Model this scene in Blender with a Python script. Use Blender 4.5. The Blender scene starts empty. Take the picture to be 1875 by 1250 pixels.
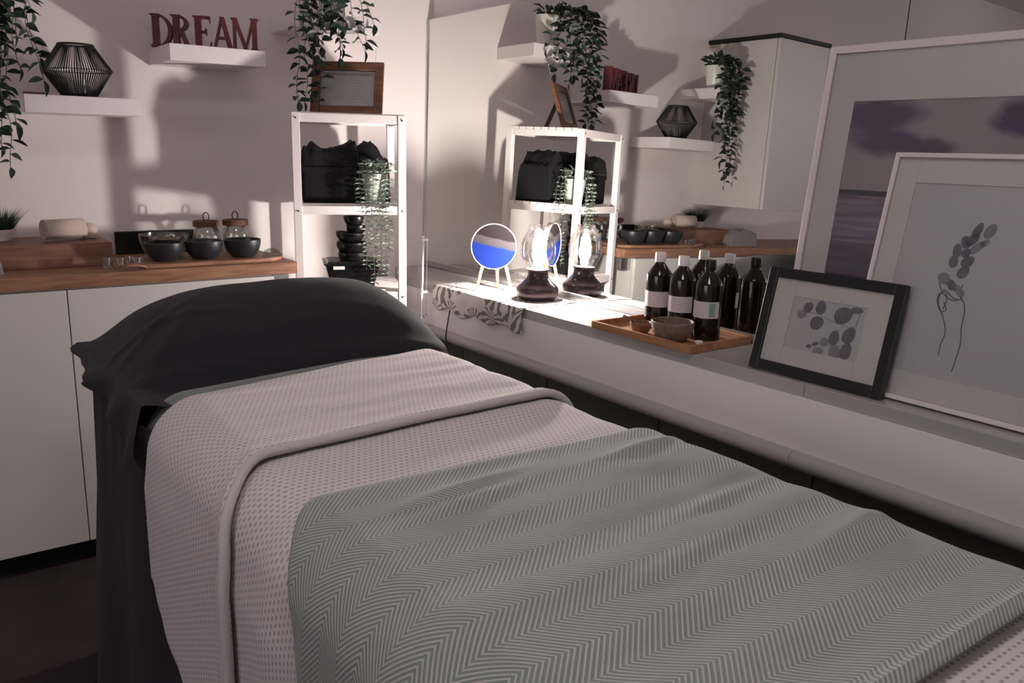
import bpy, math, random
from mathutils import Vector, Matrix, noise
random.seed(7)
D = bpy.data; SC = bpy.context.scene; COL = SC.collection
PI = math.pi
CH = 1.256                       # camera height above the floor
# ------------------------------------------------------------------ camera
cd = D.cameras.new('camera'); cam = D.objects.new('camera', cd); COL.objects.link(cam); SC.camera = cam
cd.sensor_width = 36.0; cd.lens = 1551.0 / 1875 * 36; cd.clip_start = 0.02
PIT, ROL, YAW = 0.222606, 0.024069, 0.634595
fw = Vector((math.sin(YAW) * math.cos(PIT), math.cos(YAW) * math.cos(PIT), -math.sin(PIT)))
rt = Vector((math.cos(YAW), -math.sin(YAW), 0)); up = rt.cross(fw)
r2 = rt * math.cos(ROL) + up * math.sin(ROL); u2 = -rt * math.sin(ROL) + up * math.cos(ROL)
M = Matrix((r2, u2, -fw)).transposed().to_4x4(); M.translation = Vector((0, 0, CH)); cam.matrix_world = M
# ------------------------------------------------------------------ world and exposure
w = D.worlds.new('world'); SC.world = w; w.use_nodes = True
w.node_tree.nodes['Background'].inputs[0].default_value = (0.80, 0.74, 0.80, 1)
w.node_tree.nodes['Background'].inputs[1].default_value = 4.2
LAMP = 2500.0
FILL = 10.5                       # strength of the unseen fill light added above the table                      # line above: emission strength of the glowing bulb
SC.view_settings.view_transform = 'Standard'; SC.view_settings.look = 'None'
SC.view_settings.gamma = 1; SC.view_settings.use_curve_mapping = False
SC.view_settings.exposure = 0.0
try:
    SC.cycles.caustics_reflective = True; SC.cycles.sample_clamp_indirect = 12; SC.cycles.blur_glossy = 0.0
    SC.cycles.max_bounces = 14; SC.cycles.diffuse_bounces = 6; SC.cycles.glossy_bounces = 6; SC.cycles.transparent_max_bounces = 24
except Exception: pass

# ------------------------------------------------------------------ materials
def mat(name, col, rough=0.6, metal=0.0, spec=0.4, bump=None, var=None, sheen=0.0, coat=0.0):
    m = D.materials.new(name); m.use_nodes = True; nt = m.node_tree; b = nt.nodes['Principled BSDF']
    b.inputs['Base Color'].default_value = (*col, 1); b.inputs['Roughness'].default_value = rough
    b.inputs['Metallic'].default_value = metal; b.inputs['Specular IOR Level'].default_value = spec
    if sheen: b.inputs['Sheen Weight'].default_value = sheen
    if coat: b.inputs['Coat Weight'].default_value = coat
    tc = nt.nodes.new('ShaderNodeTexCoord')
    if var:
        scale, amt = var
        n = nt.nodes.new('ShaderNodeTexNoise'); n.inputs['Scale'].default_value = scale; n.inputs['Detail'].default_value = 4
        nt.links.new(tc.outputs['Object'], n.inputs['Vector'])
        mx = nt.nodes.new('ShaderNodeMixRGB'); mx.inputs[1].default_value = (*[c * (1 - amt) for c in col], 1)
        mx.inputs[2].default_value = (*[min(1, c * (1 + amt)) for c in col], 1)
        nt.links.new(n.outputs['Fac'], mx.inputs[0]); nt.links.new(mx.outputs[0], b.inputs['Base Color'])
    if bump:
        scale, st = bump
        n = nt.nodes.new('ShaderNodeTexNoise'); n.inputs['Scale'].default_value = scale; n.inputs['Detail'].default_value = 3
        nt.links.new(tc.outputs['Object'], n.inputs['Vector'])
        bp = nt.nodes.new('ShaderNodeBump'); bp.inputs['Strength'].default_value = st; bp.inputs['Distance'].default_value = 0.002
        nt.links.new(n.outputs['Fac'], bp.inputs['Height']); nt.links.new(bp.outputs['Normal'], b.inputs['Normal'])
    return m

class G:            # tiny node helper
    def __init__(s, m): s.m = m; s.nt = m.node_tree; s.b = s.nt.nodes['Principled BSDF']
    def n(s, t, **k):
        x = s.nt.nodes.new(t)
        for a, v in k.items(): setattr(x, a, v)
        return x
    def l(s, a, b): s.nt.links.new(a, b)
    def math(s, op, a, b=None, c=None):
        x = s.n('ShaderNodeMath', operation=op)
        for i, v in enumerate((a, b, c)):
            if v is None: continue
            if isinstance(v, (int, float)): x.inputs[i].default_value = v
            else: s.l(v, x.inputs[i])
        return x.outputs[0]
    def mix(s, f, a, b):
        x = s.n('ShaderNodeMixRGB')
        if isinstance(f, (int, float)): x.inputs[0].default_value = f
        else: s.l(f, x.inputs[0])
        for i, v in ((1, a), (2, b)):
            if isinstance(v, tuple): x.inputs[i].default_value = (*v, 1)
            else: s.l(v, x.inputs[i])
        return x.outputs[0]
    def bump(s, h, st, dist=0.002):
        x = s.n('ShaderNodeBump'); x.inputs['Strength'].default_value = st; x.inputs['Distance'].default_value = dist
        s.l(h, x.inputs['Height']); s.l(x.outputs['Normal'], s.b.inputs['Normal'])

def wood(name, c1, c2, axis='X', scale=9.0, rough=0.45):
    m = mat(name, c1, rough); g = G(m); tc = g.n('ShaderNodeTexCoord'); mp = g.n('ShaderNodeMapping')
    sc = {'X': (1, 9, 9), 'Y': (9, 1, 9), 'Z': (9, 9, 1)}[axis]; mp.inputs['Scale'].default_value = sc
    g.l(tc.outputs['Object'], mp.inputs['Vector'])
    n = g.n('ShaderNodeTexNoise'); n.inputs['Scale'].default_value = scale; n.inputs['Detail'].default_value = 6; n.inputs['Distortion'].default_value = 0.6
    g.l(mp.outputs[0], n.inputs['Vector']); r = g.n('ShaderNodeValToRGB')
    r.color_ramp.elements[0].position = 0.35; r.color_ramp.elements[0].color = (*c1, 1)
    r.color_ramp.elements[1].position = 0.68; r.color_ramp.elements[1].color = (*c2, 1)
    g.l(n.outputs['Fac'], r.inputs[0]); g.l(r.outputs[0], g.b.inputs['Base Color']); g.bump(n.outputs['Fac'], 0.15)
    return m

def thin_glass(name, tint=(0.96, 0.97, 0.96), refl=0.10, rough=0.02):
    m = D.materials.new(name); m.use_nodes = True; nt = m.node_tree; nt.nodes.clear()
    o = nt.nodes.new('ShaderNodeOutputMaterial'); t = nt.nodes.new('ShaderNodeBsdfTransparent'); t.inputs[0].default_value = (*tint, 1)
    gl = nt.nodes.new('ShaderNodeBsdfGlossy'); gl.inputs['Roughness'].default_value = rough
    fr = nt.nodes.new('ShaderNodeLayerWeight'); fr.inputs['Blend'].default_value = 0.35
    mu = nt.nodes.new('ShaderNodeMath'); mu.operation = 'MULTIPLY_ADD'; mu.inputs[1].default_value = 0.55; mu.inputs[2].default_value = refl * 0.4
    mx = nt.nodes.new('ShaderNodeMixShader'); nt.links.new(fr.outputs['Fresnel'], mu.inputs[0]); nt.links.new(mu.outputs[0], mx.inputs[0])
    nt.links.new(t.outputs[0], mx.inputs[1]); nt.links.new(gl.outputs[0], mx.inputs[2]); nt.links.new(mx.outputs[0], o.inputs[0])
    return m

m_wall = mat('wall_paint', (0.76, 0.70, 0.695), 0.75, spec=0.25, bump=(90, 0.12))
m_ceil = mat('ceiling_paint', (0.70, 0.66, 0.65), 0.8, spec=0.2, bump=(60, 0.1))
m_floor = mat('dark_carpet', (0.040, 0.027, 0.030), 0.95, spec=0.1, bump=(320, 0.9), var=(6, 0.5))
m_cab = mat('white_cabinet', (0.57, 0.54, 0.525), 0.42, spec=0.4, bump=(140, 0.04))
m_shelf = mat('white_shelf', (0.76, 0.71, 0.71), 0.5, bump=(90, 0.04))
m_rack = mat('white_painted_wood', (0.78, 0.72, 0.71), 0.55, bump=(40, 0.1))
m_black = mat('black_paint', (0.012, 0.012, 0.012), 0.4)
m_plinth = mat('black_plinth', (0.006, 0.006, 0.006), 0.6)
m_counter = wood('counter_wood', (0.20, 0.095, 0.055), (0.36, 0.19, 0.115), 'X', 7)
m_ledge = mat('white_laminate', (0.78, 0.735, 0.74), 0.28, spec=0.55, bump=(120, 0.05))
m_ltop = mat('grey_gloss_top', (0.36, 0.345, 0.335), 0.2, spec=0.6, bump=(60, 0.03))
m_bull = mat('grey_laminate', (0.36, 0.335, 0.34), 0.38, bump=(120, 0.05))
m_door = mat('dark_cabinet_door', (0.052, 0.056, 0.052), 0.5, bump=(120, 0.08))
m_steel = mat('brushed_metal', (0.55, 0.54, 0.54), 0.3, metal=1.0)
m_chrome = mat('bright_metal', (0.85, 0.85, 0.85), 0.18, metal=1.0)
m_dream = mat('red_brown_wood', (0.11, 0.020, 0.022), 0.5, bump=(40, 0.3), var=(14, 0.35))
m_wire = mat('black_wire', (0.010, 0.009, 0.013), 0.35)
m_leaf = mat('dark_green_leaf', (0.018, 0.036, 0.024), 0.45, var=(30, 0.5))
m_leaf2 = mat('mid_green_leaf', (0.034, 0.062, 0.042), 0.45, var=(30, 0.4))
m_pale = mat('pale_green_leaf', (0.26, 0.33, 0.27), 0.5, var=(40, 0.3))
m_stem = mat('vine_stem', (0.10, 0.12, 0.07), 0.6)
m_grass = mat('artificial_grass', (0.025, 0.055, 0.020), 0.5, var=(30, 0.4))
m_pot = mat('white_ceramic', (0.76, 0.74, 0.70), 0.3, spec=0.5)
m_paleg = mat('grey_green_ceramic', (0.42, 0.45, 0.40), 0.35)
m_soil = mat('soil', (0.03, 0.022, 0.015), 0.9)
m_bowl = mat('charcoal_stoneware', (0.020, 0.021, 0.025), 0.35, spec=0.6)
m_bwood = wood('bowl_wood', (0.15, 0.065, 0.035), (0.27, 0.135, 0.08), 'X', 12, 0.5)
m_bdark = wood('bowl_wood_grey', (0.14, 0.10, 0.075), (0.22, 0.165, 0.125), 'Z', 12, 0.5)
m_tray = wood('tray_wood', (0.26, 0.11, 0.05), (0.42, 0.21, 0.11), 'Y', 8, 0.5)
m_box = wood('box_wood', (0.15, 0.07, 0.045), (0.23, 0.115, 0.075), 'X', 6, 0.55)
m_fwood = wood('frame_wood', (0.13, 0.055, 0.030), (0.22, 0.105, 0.06), 'X', 8, 0.5)
m_lwood = wood('light_wood', (0.62, 0.36, 0.17), (0.74, 0.47, 0.25), 'Z', 10, 0.5)
m_cork = mat('cork_lid', (0.11, 0.055, 0.035), 0.8, bump=(150, 0.5))
m_bin = mat('black_fabric', (0.007, 0.007, 0.008), 0.9, spec=0.15, bump=(300, 0.5))
m_towel = mat('charcoal_towel', (0.010, 0.010, 0.012), 0.95, spec=0.08, bump=(260, 0.8), sheen=0.04)
m_plast = mat('black_plastic', (0.008, 0.008, 0.009), 0.3)
m_amber = mat('dark_amber_glass', (0.012, 0.006, 0.005), 0.10, spec=0.45)
m_label = mat('label_paper', (0.60, 0.54, 0.54), 0.6)
m_lgreen = mat('label_green', (0.20, 0.36, 0.27), 0.6)
m_grey = mat('print_grey', (0.26, 0.24, 0.25), 0.8)
m_cap = mat('white_cap', (0.78, 0.74, 0.72), 0.4)
m_lampb = mat('dark_bronze', (0.050, 0.032, 0.036), 0.28, metal=0.6, spec=0.6)
m_frameW = mat('white_frame', (0.62, 0.56, 0.56), 0.45)
m_mat = mat('mat_board', (0.62, 0.575, 0.57), 0.8)
m_paper = mat('print_paper', (0.53, 0.49, 0.52), 0.8)
m_ink = mat('print_ink', (0.12, 0.10, 0.12), 0.8)
m_ink2 = mat('print_ink_leaf', (0.16, 0.15, 0.18), 0.8, var=(60, 0.5))
m_ink3 = mat('print_ink_pale', (0.26, 0.25, 0.28), 0.8, var=(60, 0.4))
m_black2 = mat('black_frame', (0.010, 0.012, 0.013), 0.35)
m_mirror = mat('mirror_silver', (0.80, 0.82, 0.79), 0.0, metal=1.0)
m_glass = thin_glass('clear_glass')
m_pane = thin_glass('picture_glass', refl=0.02, rough=0.05)
m_bottleg = m_amber
m_pouch = mat('grey_cloth', (0.20, 0.18, 0.19), 0.9, bump=(200, 0.5))
m_beige = mat('beige_towel', (0.50, 0.40, 0.36), 0.9, bump=(260, 0.8))
m_cable = mat('black_cable', (0.01, 0.01, 0.01), 0.5)
m_skirt = mat('plum_grey_sheet', (0.026, 0.021, 0.026), 0.9, spec=0.1, bump=(240, 0.6), sheen=0.1)
m_fleece = mat('charcoal_fleece', (0.022, 0.0225, 0.026), 0.95, spec=0.08, bump=(330, 0.7), sheen=0.1)
m_under = mat('sage_sheet', (0.17, 0.21, 0.19), 0.9, spec=0.1, bump=(260, 0.5), sheen=0.2)
m_vase = mat('frosted_white', (0.8, 0.78, 0.74), 0.5)

m_bulb = D.materials.new('lit_bulb'); m_bulb.use_nodes = True
_b = m_bulb.node_tree.nodes['Principled BSDF']; _b.inputs['Base Color'].default_value = (0.9, 0.85, 0.8, 1)
_b.inputs['Emission Color'].default_value = (1.0, 0.905, 0.86, 1); _b.inputs['Emission Strength'].default_value = LAMP

# woven herringbone throw (UV in metres: U = across the table, V = along it)
def herringbone():
    m = mat('herringbone_weave', (0.22, 0.26, 0.23), 0.9, spec=0.1, sheen=0.25); g = G(m)
    uv = g.n('ShaderNodeUVMap', uv_map='UVMap'); sp = g.n('ShaderNodeSeparateXYZ'); g.l(uv.outputs[0], sp.inputs[0])
    band = 0.046
    tri = g.math('PINGPONG', sp.outputs['Y'], band)
    ph = g.math('MULTIPLY', g.math('ADD', sp.outputs['X'], tri), 2 * PI / 0.0078)
    st = g.math('MULTIPLY_ADD', g.math('SINE', ph), 0.5, 0.5)
    ny = g.n('ShaderNodeTexNoise'); ny.inputs['Scale'].default_value = 900; g.l(uv.outputs[0], ny.inputs['Vector'])
    big = g.n('ShaderNodeTexNoise'); big.inputs['Scale'].default_value = 7; g.l(uv.outputs[0], big.inputs['Vector'])
    sharp = g.n('ShaderNodeMapRange'); sharp.inputs[1].default_value = 0.25; sharp.inputs[2].default_value = 0.75; g.l(st, sharp.inputs[0])
    c = g.mix(sharp.outputs[0], (0.185, 0.228, 0.202), (0.44, 0.455, 0.43))
    c = g.mix(g.math('MULTIPLY', big.outputs['Fac'], 0.35), c, (0.25, 0.29, 0.265))
    g.l(c, g.b.inputs['Base Color'])
    h = g.math('ADD', sharp.outputs[0], g.math('MULTIPLY', ny.outputs['Fac'], 0.6)); g.bump(h, 0.75, 0.0016)
    return m
def waffle():
    m = mat('white_waffle_weave', (0.60, 0.54, 0.55), 0.9, spec=0.1, sheen=0.15); g = G(m)
    uv = g.n('ShaderNodeUVMap', uv_map='UVMap'); sp = g.n('ShaderNodeSeparateXYZ'); g.l(uv.outputs[0], sp.inputs[0])
    row = g.math('FLOOR', g.math('MULTIPLY', sp.outputs['Y'], 1 / 0.0105))
    fy = g.math('FRACT', g.math('MULTIPLY', sp.outputs['Y'], 1 / 0.0105))
    sh = g.math('MULTIPLY', g.math('FLOORED_MODULO', row, 2.0), 0.5)
    fx = g.math('FRACT', g.math('ADD', g.math('MULTIPLY', sp.outputs['X'], 1 / 0.0105), sh))
    dx = g.math('ABSOLUTE', g.math('SUBTRACT', fx, 0.5)); dy = g.math('ABSOLUTE', g.math('SUBTRACT', fy, 0.5))
    inside = g.math('MULTIPLY', g.math('LESS_THAN', dx, 0.27), g.math('LESS_THAN', dy, 0.17))
    ny = g.n('ShaderNodeTexNoise'); ny.inputs['Scale'].default_value = 700; g.l(uv.outputs[0], ny.inputs['Vector'])
    c = g.mix(inside, (0.63, 0.58, 0.58), (0.36, 0.315, 0.32)); g.l(c, g.b.inputs['Base Color'])
    h = g.math('SUBTRACT', g.math('MULTIPLY', ny.outputs['Fac'], 0.5), g.math('MULTIPLY', inside, 0.8)); g.bump(h, 0.7, 0.0016)
    return m
def leafcloth():
    m = mat('palm_leaf_cloth', (0.7, 0.65, 0.62), 0.8); g = G(m)
    uv = g.n('ShaderNodeUVMap', uv_map='UVMap')
    no = g.n('ShaderNodeTexNoise'); no.inputs['Scale'].default_value = 26; g.l(uv.outputs[0], no.inputs['Vector'])
    vo = g.n('ShaderNodeTexVoronoi'); vo.inputs['Scale'].default_value = 8.0; vo.voronoi_dimensions = '2D'
    g.l(uv.outputs[0], vo.inputs['Vector'])
    po = g.n('ShaderNodeVectorMath', operation='SCALE'); po.inputs['Scale'].default_value = 1.0; g.l(vo.outputs['Position'], po.inputs[0])
    sub = g.n('ShaderNodeVectorMath', operation='SUBTRACT'); g.l(uv.outputs[0], sub.inputs[0]); g.l(po.outputs[0], sub.inputs[1])
    sp = g.n('ShaderNodeSeparateXYZ'); g.l(sub.outputs[0], sp.inputs[0])
    an = g.math('ARCTAN2', g.math('ADD', sp.outputs['Y'], 0.035), g.math('MULTIPLY', sp.outputs['X'], 1.0))
    s = g.math('SINE', g.math('ADD', g.math('MULTIPLY', an, 13.0), g.math('MULTIPLY', no.outputs['Fac'], 7.0)))
    f = g.math('GREATER_THAN', s, 0.05)
    ds = g.math('LESS_THAN', vo.outputs['Distance'], 0.62)
    f = g.math('MULTIPLY', f, ds)
    g.l(g.mix(f, (0.68, 0.62, 0.60), (0.19, 0.18, 0.165)), g.b.inputs['Base Color'])
    return m
def cloudpaint():
    m = mat('purple_cloud_painting', (0.4, 0.35, 0.42), 0.7); g = G(m)
    uv = g.n('ShaderNodeUVMap', uv_map='UVMap'); sp = g.n('ShaderNodeSeparateXYZ'); g.l(uv.outputs[0], sp.inputs[0])
    U, V = sp.outputs['X'], sp.outputs['Y']      # metres from the left edge / from the top edge of the picture
    mp = g.n('ShaderNodeMapping'); mp.inputs['Scale'].default_value = (1, 1.7, 1); g.l(uv.outputs[0], mp.inputs[0])
    n = g.n('ShaderNodeTexNoise'); n.inputs['Scale'].default_value = 7; n.inputs['Detail'].default_value = 5; n.inputs['Distortion'].default_value = 0.5
    g.l(mp.outputs[0], n.inputs['Vector'])
    def blob(cx, cy, rx, ry):
        a = g.math('DIVIDE', g.math('SUBTRACT', U, cx), rx); b = g.math('DIVIDE', g.math('SUBTRACT', V, cy), ry)
        d = g.math('ADD', g.math('MULTIPLY', a, a), g.math('MULTIPLY', b, b))
        d = g.math('ADD', d, g.math('MULTIPLY', g.math('SUBTRACT', n.outputs['Fac'], 0.5), 4.5))
        r = g.n('ShaderNodeMapRange'); r.inputs[1].default_value = 1.5; r.inputs[2].default_value = 0.3; g.l(d, r.inputs[0]); return r.outputs[0]
    c = g.mix(n.outputs['Fac'], (0.40, 0.34, 0.36), (0.29, 0.245, 0.27))
    for q, col in ((blob(0.03, 0.035, 0.13, 0.035), (0.12, 0.085, 0.155)), (blob(0.085, 0.085, 0.09, 0.03), (0.12, 0.085, 0.16)), (blob(0.18, 0.10, 0.06, 0.018), (0.13, 0.085, 0.12)), (blob(0.37, 0.04, 0.055, 0.035), (0.10, 0.07, 0.13))):
        c = g.mix(q, c, col)
    # sea below the horizon line
    sea = g.math('GREATER_THAN', V, 0.195)
    mp2 = g.n('ShaderNodeMapping'); mp2.inputs['Scale'].default_value = (2, 26, 1); g.l(uv.outputs[0], mp2.inputs[0])
    n2 = g.n('ShaderNodeTexNoise'); n2.inputs['Scale'].default_value = 3; g.l(mp2.outputs[0], n2.inputs['Vector'])
    seac = g.mix(g.math('MULTIPLY_ADD', n2.outputs['Fac'], 2.2, -0.6), (0.10, 0.08, 0.12), (0.33, 0.26, 0.33))
    c = g.mix(sea, c, seac)
    line = g.math('LESS_THAN', g.math('ABSOLUTE', g.math('SUBTRACT', V, 0.2)), 0.006); c = g.mix(line, c, (0.07, 0.07, 0.08))
    deep = g.math('GREATER_THAN', V, 0.31); c = g.mix(g.math('MULTIPLY', deep, 0.7), c, (0.10, 0.065, 0.11))
    g.l(c, g.b.inputs['Base Color']); return m
def sandart():
    m = mat('blue_sand_picture', (0.03, 0.08, 0.5), 0.9, spec=0.0); g = G(m)
    uv = g.n('ShaderNodeUVMap', uv_map='UVMap'); sp = g.n('ShaderNodeSeparateXYZ'); g.l(uv.outputs[0], sp.inputs[0])
    no = g.n('ShaderNodeTexNoise'); no.inputs['Scale'].default_value = 4; g.l(uv.outputs[0], no.inputs['Vector'])
    v = g.math('ADD', sp.outputs['Y'], g.math('ADD', g.math('MULTIPLY', sp.outputs['X'], 0.22), g.math('MULTIPLY_ADD', no.outputs['Fac'], 0.10, -0.05)))
    v = g.math('MULTIPLY', v, 0.85)
    r = g.n('ShaderNodeValToRGB'); r.color_ramp.interpolation = 'LINEAR'; e = r.color_ramp.elements
    e[0].position = 0.0; e[0].color = (0.006, 0.012, 0.075, 1); e[1].position = 0.50; e[1].color = (0.004, 0.009, 0.058, 1)
    for p, c in ((0.525, (0.015, 0.015, 0.02)), (0.545, (0.019, 0.016, 0.017)), (0.66, (0.022, 0.019, 0.020)), (0.69, (0.007, 0.0055, 0.006)), (1.0, (0.010, 0.008, 0.0085))):
        x = e.new(p); x.color = (*c, 1)
    g.l(v, r.inputs[0]); g.l(r.outputs[0], g.b.inputs['Base Color'])
    return m
m_herr, m_waff, m_cloth, m_cloud, m_sand = herringbone(), waffle(), leafcloth(), cloudpaint(), sandart()

# ------------------------------------------------------------------ mesh helpers
class MB:
    def __init__(s): s.v = []; s.f = []; s.uv = None
    def add(s, vs, fs, X=None):
        k = len(s.v); s.v += [tuple(X @ Vector(v)) if X else tuple(v) for v in vs]; s.f += [tuple(i + k for i in f) for f in fs]; return s
    def box(s, x0, x1, y0, y1, z0, z1, X=None):
        return s.add([(x0, y0, z0), (x1, y0, z0), (x1, y1, z0), (x0, y1, z0), (x0, y0, z1), (x1, y0, z1), (x1, y1, z1), (x0, y1, z1)],
                     [(0, 3, 2, 1), (4, 5, 6, 7), (0, 1, 5, 4), (1, 2, 6, 5), (2, 3, 7, 6), (3, 0, 4, 7)], X)
    def lathe(s, prof, c=(0, 0, 0), n=28, cap0=True, cap1=True, X=None, rot=0.0):
        vs = []; fs = []
        for r, z in prof:
            for i in range(n):
                a = 2 * PI * i / n + rot; vs.append((c[0] + r * math.cos(a), c[1] + r * math.sin(a), c[2] + z))
        for j in range(len(prof) - 1):
            for i in range(n): fs.append((j * n + i, j * n + (i + 1) % n, (j + 1) * n + (i + 1) % n, (j + 1) * n + i))
        if cap0: fs.append(tuple(range(n))[::-1])
        if cap1: fs.append(tuple((len(prof) - 1) * n + i for i in range(n)))
        return s.add(vs, fs, X)
    def tube(s, pts, r, n=8, closed=False):
        pts = [Vector(p) for p in pts]; N = len(pts); rs = r if isinstance(r, (list, tuple)) else [r] * N; vs = []; fs = []
        ref = None
        for i, p in enumerate(pts):
            if closed: t = pts[(i + 1) % N] - pts[i - 1]
            else: t = pts[min(i + 1, N - 1)] - pts[max(i - 1, 0)]
            t.normalize()
            if ref is None: ref = Vector((0, 0, 1)) if abs(t.z) < 0.9 else Vector((1, 0, 0))
            a = t.cross(ref).normalized(); b = t.cross(a).normalized(); ref = -b if b.dot(ref) < 0 else b
            a = t.cross(ref).normalized(); b = ref
            for k in range(n):
                q = 2 * PI * k / n; vs.append(tuple(p + (a * math.cos(q) + b * math.sin(q)) * rs[i]))
        L = N if closed else N - 1
        for j in range(L):
            for k in range(n): fs.append((j * n + k, j * n + (k + 1) % n, ((j + 1) % N) * n + (k + 1) % n, ((j + 1) % N) * n + k))
        if not closed: fs.append(tuple(range(n))[::-1]); fs.append(tuple((N - 1) * n + i for i in range(n)))
        return s.add(vs, fs)
    def prism(s, poly, y0, y1, X=None):      # polygon in XZ, extruded in Y
        n = len(poly); vs = [(x, y0, z) for x, z in poly] + [(x, y1, z) for x, z in poly]
        fs = [tuple(range(n)), tuple(range(n, 2 * n))[::-1]] + [(i, (i + 1) % n + 0, (i + 1) % n + n, i + n)[::-1] for i in range(n)]
        return s.add(vs, fs, X)
    def build(s, name, m, parent=None, smooth=False, bevel=0.0, kind=None, seg=2):
        me = D.meshes.new(name); me.from_pydata(s.v, [], s.f); me.materials.append(m)
        if s.uv:
            l = me.uv_layers.new(name='UVMap')
            for lp in me.loops: l.data[lp.index].uv = s.uv[lp.vertex_index]
        if smooth:
            for p in me.polygons: p.use_smooth = True
            try: me.set_sharp_from_angle(angle=math.radians(38))
            except Exception: pass
        me.update(); o = D.objects.new(name, me); COL.objects.link(o)
        if bevel:
            b = o.modifiers.new('bevel', 'BEVEL'); b.width = bevel; b.segments = seg; b.limit_method = 'ANGLE'; b.angle_limit = math.radians(40); b.harden_normals = False
        if parent: o.parent = parent
        if kind: o['kind'] = kind
        return o
def B(*a): return MB().box(*a)
def thing(name, label, cat, loc=(0, 0, 0), rot=(0, 0, 0), group=None):
    o = D.objects.new(name, None); COL.objects.link(o); o.empty_display_size = 0.05; o.location = loc; o.rotation_euler = rot
    o['label'] = label; o['category'] = cat
    if group: o['group'] = group
    return o
def tag(o, label, cat, group=None):
    o['label'] = label; o['category'] = cat
    if group: o['group'] = group
    return o
def struct(o): o['kind'] = 'structure'; return o
def copy_thing(root, label):
    r = root.copy(); COL.objects.link(r); r['label'] = label
    for ch in list(root.children):
        c = ch.copy(); COL.objects.link(c); c.parent = r
        for g_ in list(ch.children):
            d = g_.copy(); COL.objects.link(d); d.parent = c
    return r

# ------------------------------------------------------------------ room shell
WY = 3.075; WX = 1.835; LX = -3.7; CZ = 2.50; YB = -1.2
struct(B(LX, WX + 0.1, YB, WY + 0.1, -0.08, 0.0).build('floor', m_floor))
struct(B(LX - 0.1, WX + 0.1, YB, WY + 0.1, CZ, CZ + 0.08).build('ceiling', m_ceil))
struct(B(LX - 0.1, WX + 0.1, WY, WY + 0.1, 0.0, CZ).build('wall_back', m_wall))
struct(B(WX, WX + 0.1, YB, WY, 0.0, CZ).build('wall_right', m_wall))
q = MB().box(LX - 0.1, LX, 1.3, WY, 0.0, CZ).box(LX - 0.1, LX, YB, 1.3, 0.0, 1.40); struct(q.build('wall_left', m_wall))  # upper part at the camera end left open, added to let soft fill in
struct(B(LX - 0.1, WX + 0.1, YB - 0.1, YB, 0.0, CZ).build('wall_front', m_wall))

m_fill = D.materials.new('fill_light_emitter'); m_fill.use_nodes = True  # glowing ceiling disc out of view, added to brighten the table and right side
_b = m_fill.node_tree.nodes['Principled BSDF']; _b.inputs['Emission Color'].default_value = (1.0, 0.93, 0.95, 1); _b.inputs['Emission Strength'].default_value = FILL
cl = thing('added_fill_light', 'unseen round fill light added above the foot of the massage table', 'lamp', (0.45, 0.45, CZ))
MB().lathe([(0.30, -0.03), (0.31, -0.02), (0.31, 0.0)], n=40).build('fill_housing', m_shelf, cl, smooth=True)
MB().lathe([(0.29, -0.034), (0.285, -0.040)], n=40).build('fill_disc', m_fill, cl)
# ------------------------------------------------------------------ ledge along the mirror with dark cupboards below
LT = 0.776                                   # ledge top
lg = thing('ledge_unit', 'long pale ledge with rounded lower rail running under the big mirror', 'ledge', (0, 0, 0))
B(1.562, WX, -0.6, 1.05 - 0.0006, LT - 0.03, LT).build('ledge_board', m_ltop, lg, bevel=0.002)
B(1.562, WX, 1.05 + 0.0006, WY, LT - 0.03, LT).build('ledge_board', m_ltop, lg, bevel=0.002)
B(1.556, WX, -0.6, WY, 0.6255, LT - 0.03).build('ledge_front', m_ledge, lg)
for a, b in ((-0.6, 1.0494), (1.0506, 2.79)):
    q = MB(); pr = []
    for i in range(13):
        t = PI / 2 - PI * i / 12; pr.append((1.550 - 0.022 * math.sin(PI * i / 12) , 0.6065 + 0.0195 * math.cos(PI * i / 12)))
    pr += [(1.60, 0.587), (1.60, 0.626)]
    n = len(pr); q.add([(x, a, z) for x, z in pr] + [(x, b, z) for x, z in pr], [tuple(range(n))[::-1], tuple(range(n, 2 * n))] + [(i, (i + 1) % n, (i + 1) % n + n, i + n) for i in range(n)])
    q.build('rounded_rail', m_bull, lg, smooth=True)
ys = [3.07, 2.40, 1.932, 1.464, 1.003, 0.535, 0.07, -0.4]
for i in range(len(ys) - 1):
    d = thing('base_cupboard', 'x', 'cupboard', (1.573, (ys[i] + ys[i + 1]) / 2, 0), group='dark cupboards under the ledge')
    hw = (ys[i] - ys[i + 1]) / 2
    B(0.006, 0.255, -hw + 0.001, hw - 0.001, 0.0, 0.584).build('body', m_door, d)
    dr = B(-0.016, 0.004, -hw + 0.0018, hw - 0.0018, 0.07, 0.582).build('door', m_door, d, bevel=0.0015)
    ky = hw - 0.036 if i in (3, ) else (-hw + 0.045 if i in (2,) else hw - 0.42)
    if i == 4: ky = hw - (1.003 - 0.586)
    MB().lathe([(0.0045, 0), (0.0045, 0.012), (0.008, 0.016), (0.008, 0.022), (0.004, 0.025)], n=14, X=Matrix.Translation((-0.016, ky, 0.525)) @ Matrix.Rotation(-PI / 2, 4, 'Y')).build('knob', m_steel, dr, smooth=True)
    d['label'] = ['dark grey cupboard under the ledge in the far corner, behind the pillow', 'dark grey cupboard second from the corner, level with the pillow edge',
                  'dark grey cupboard beside the rolled fold of the white blanket', 'dark grey cupboard with knob beside the corner of the green throw',
                  'dark grey cupboard below the black picture frame, knob near picture edge', 'dark grey cupboard nearest the camera at the right', 'dark grey cupboard out past the foot of the table'][i]

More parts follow.
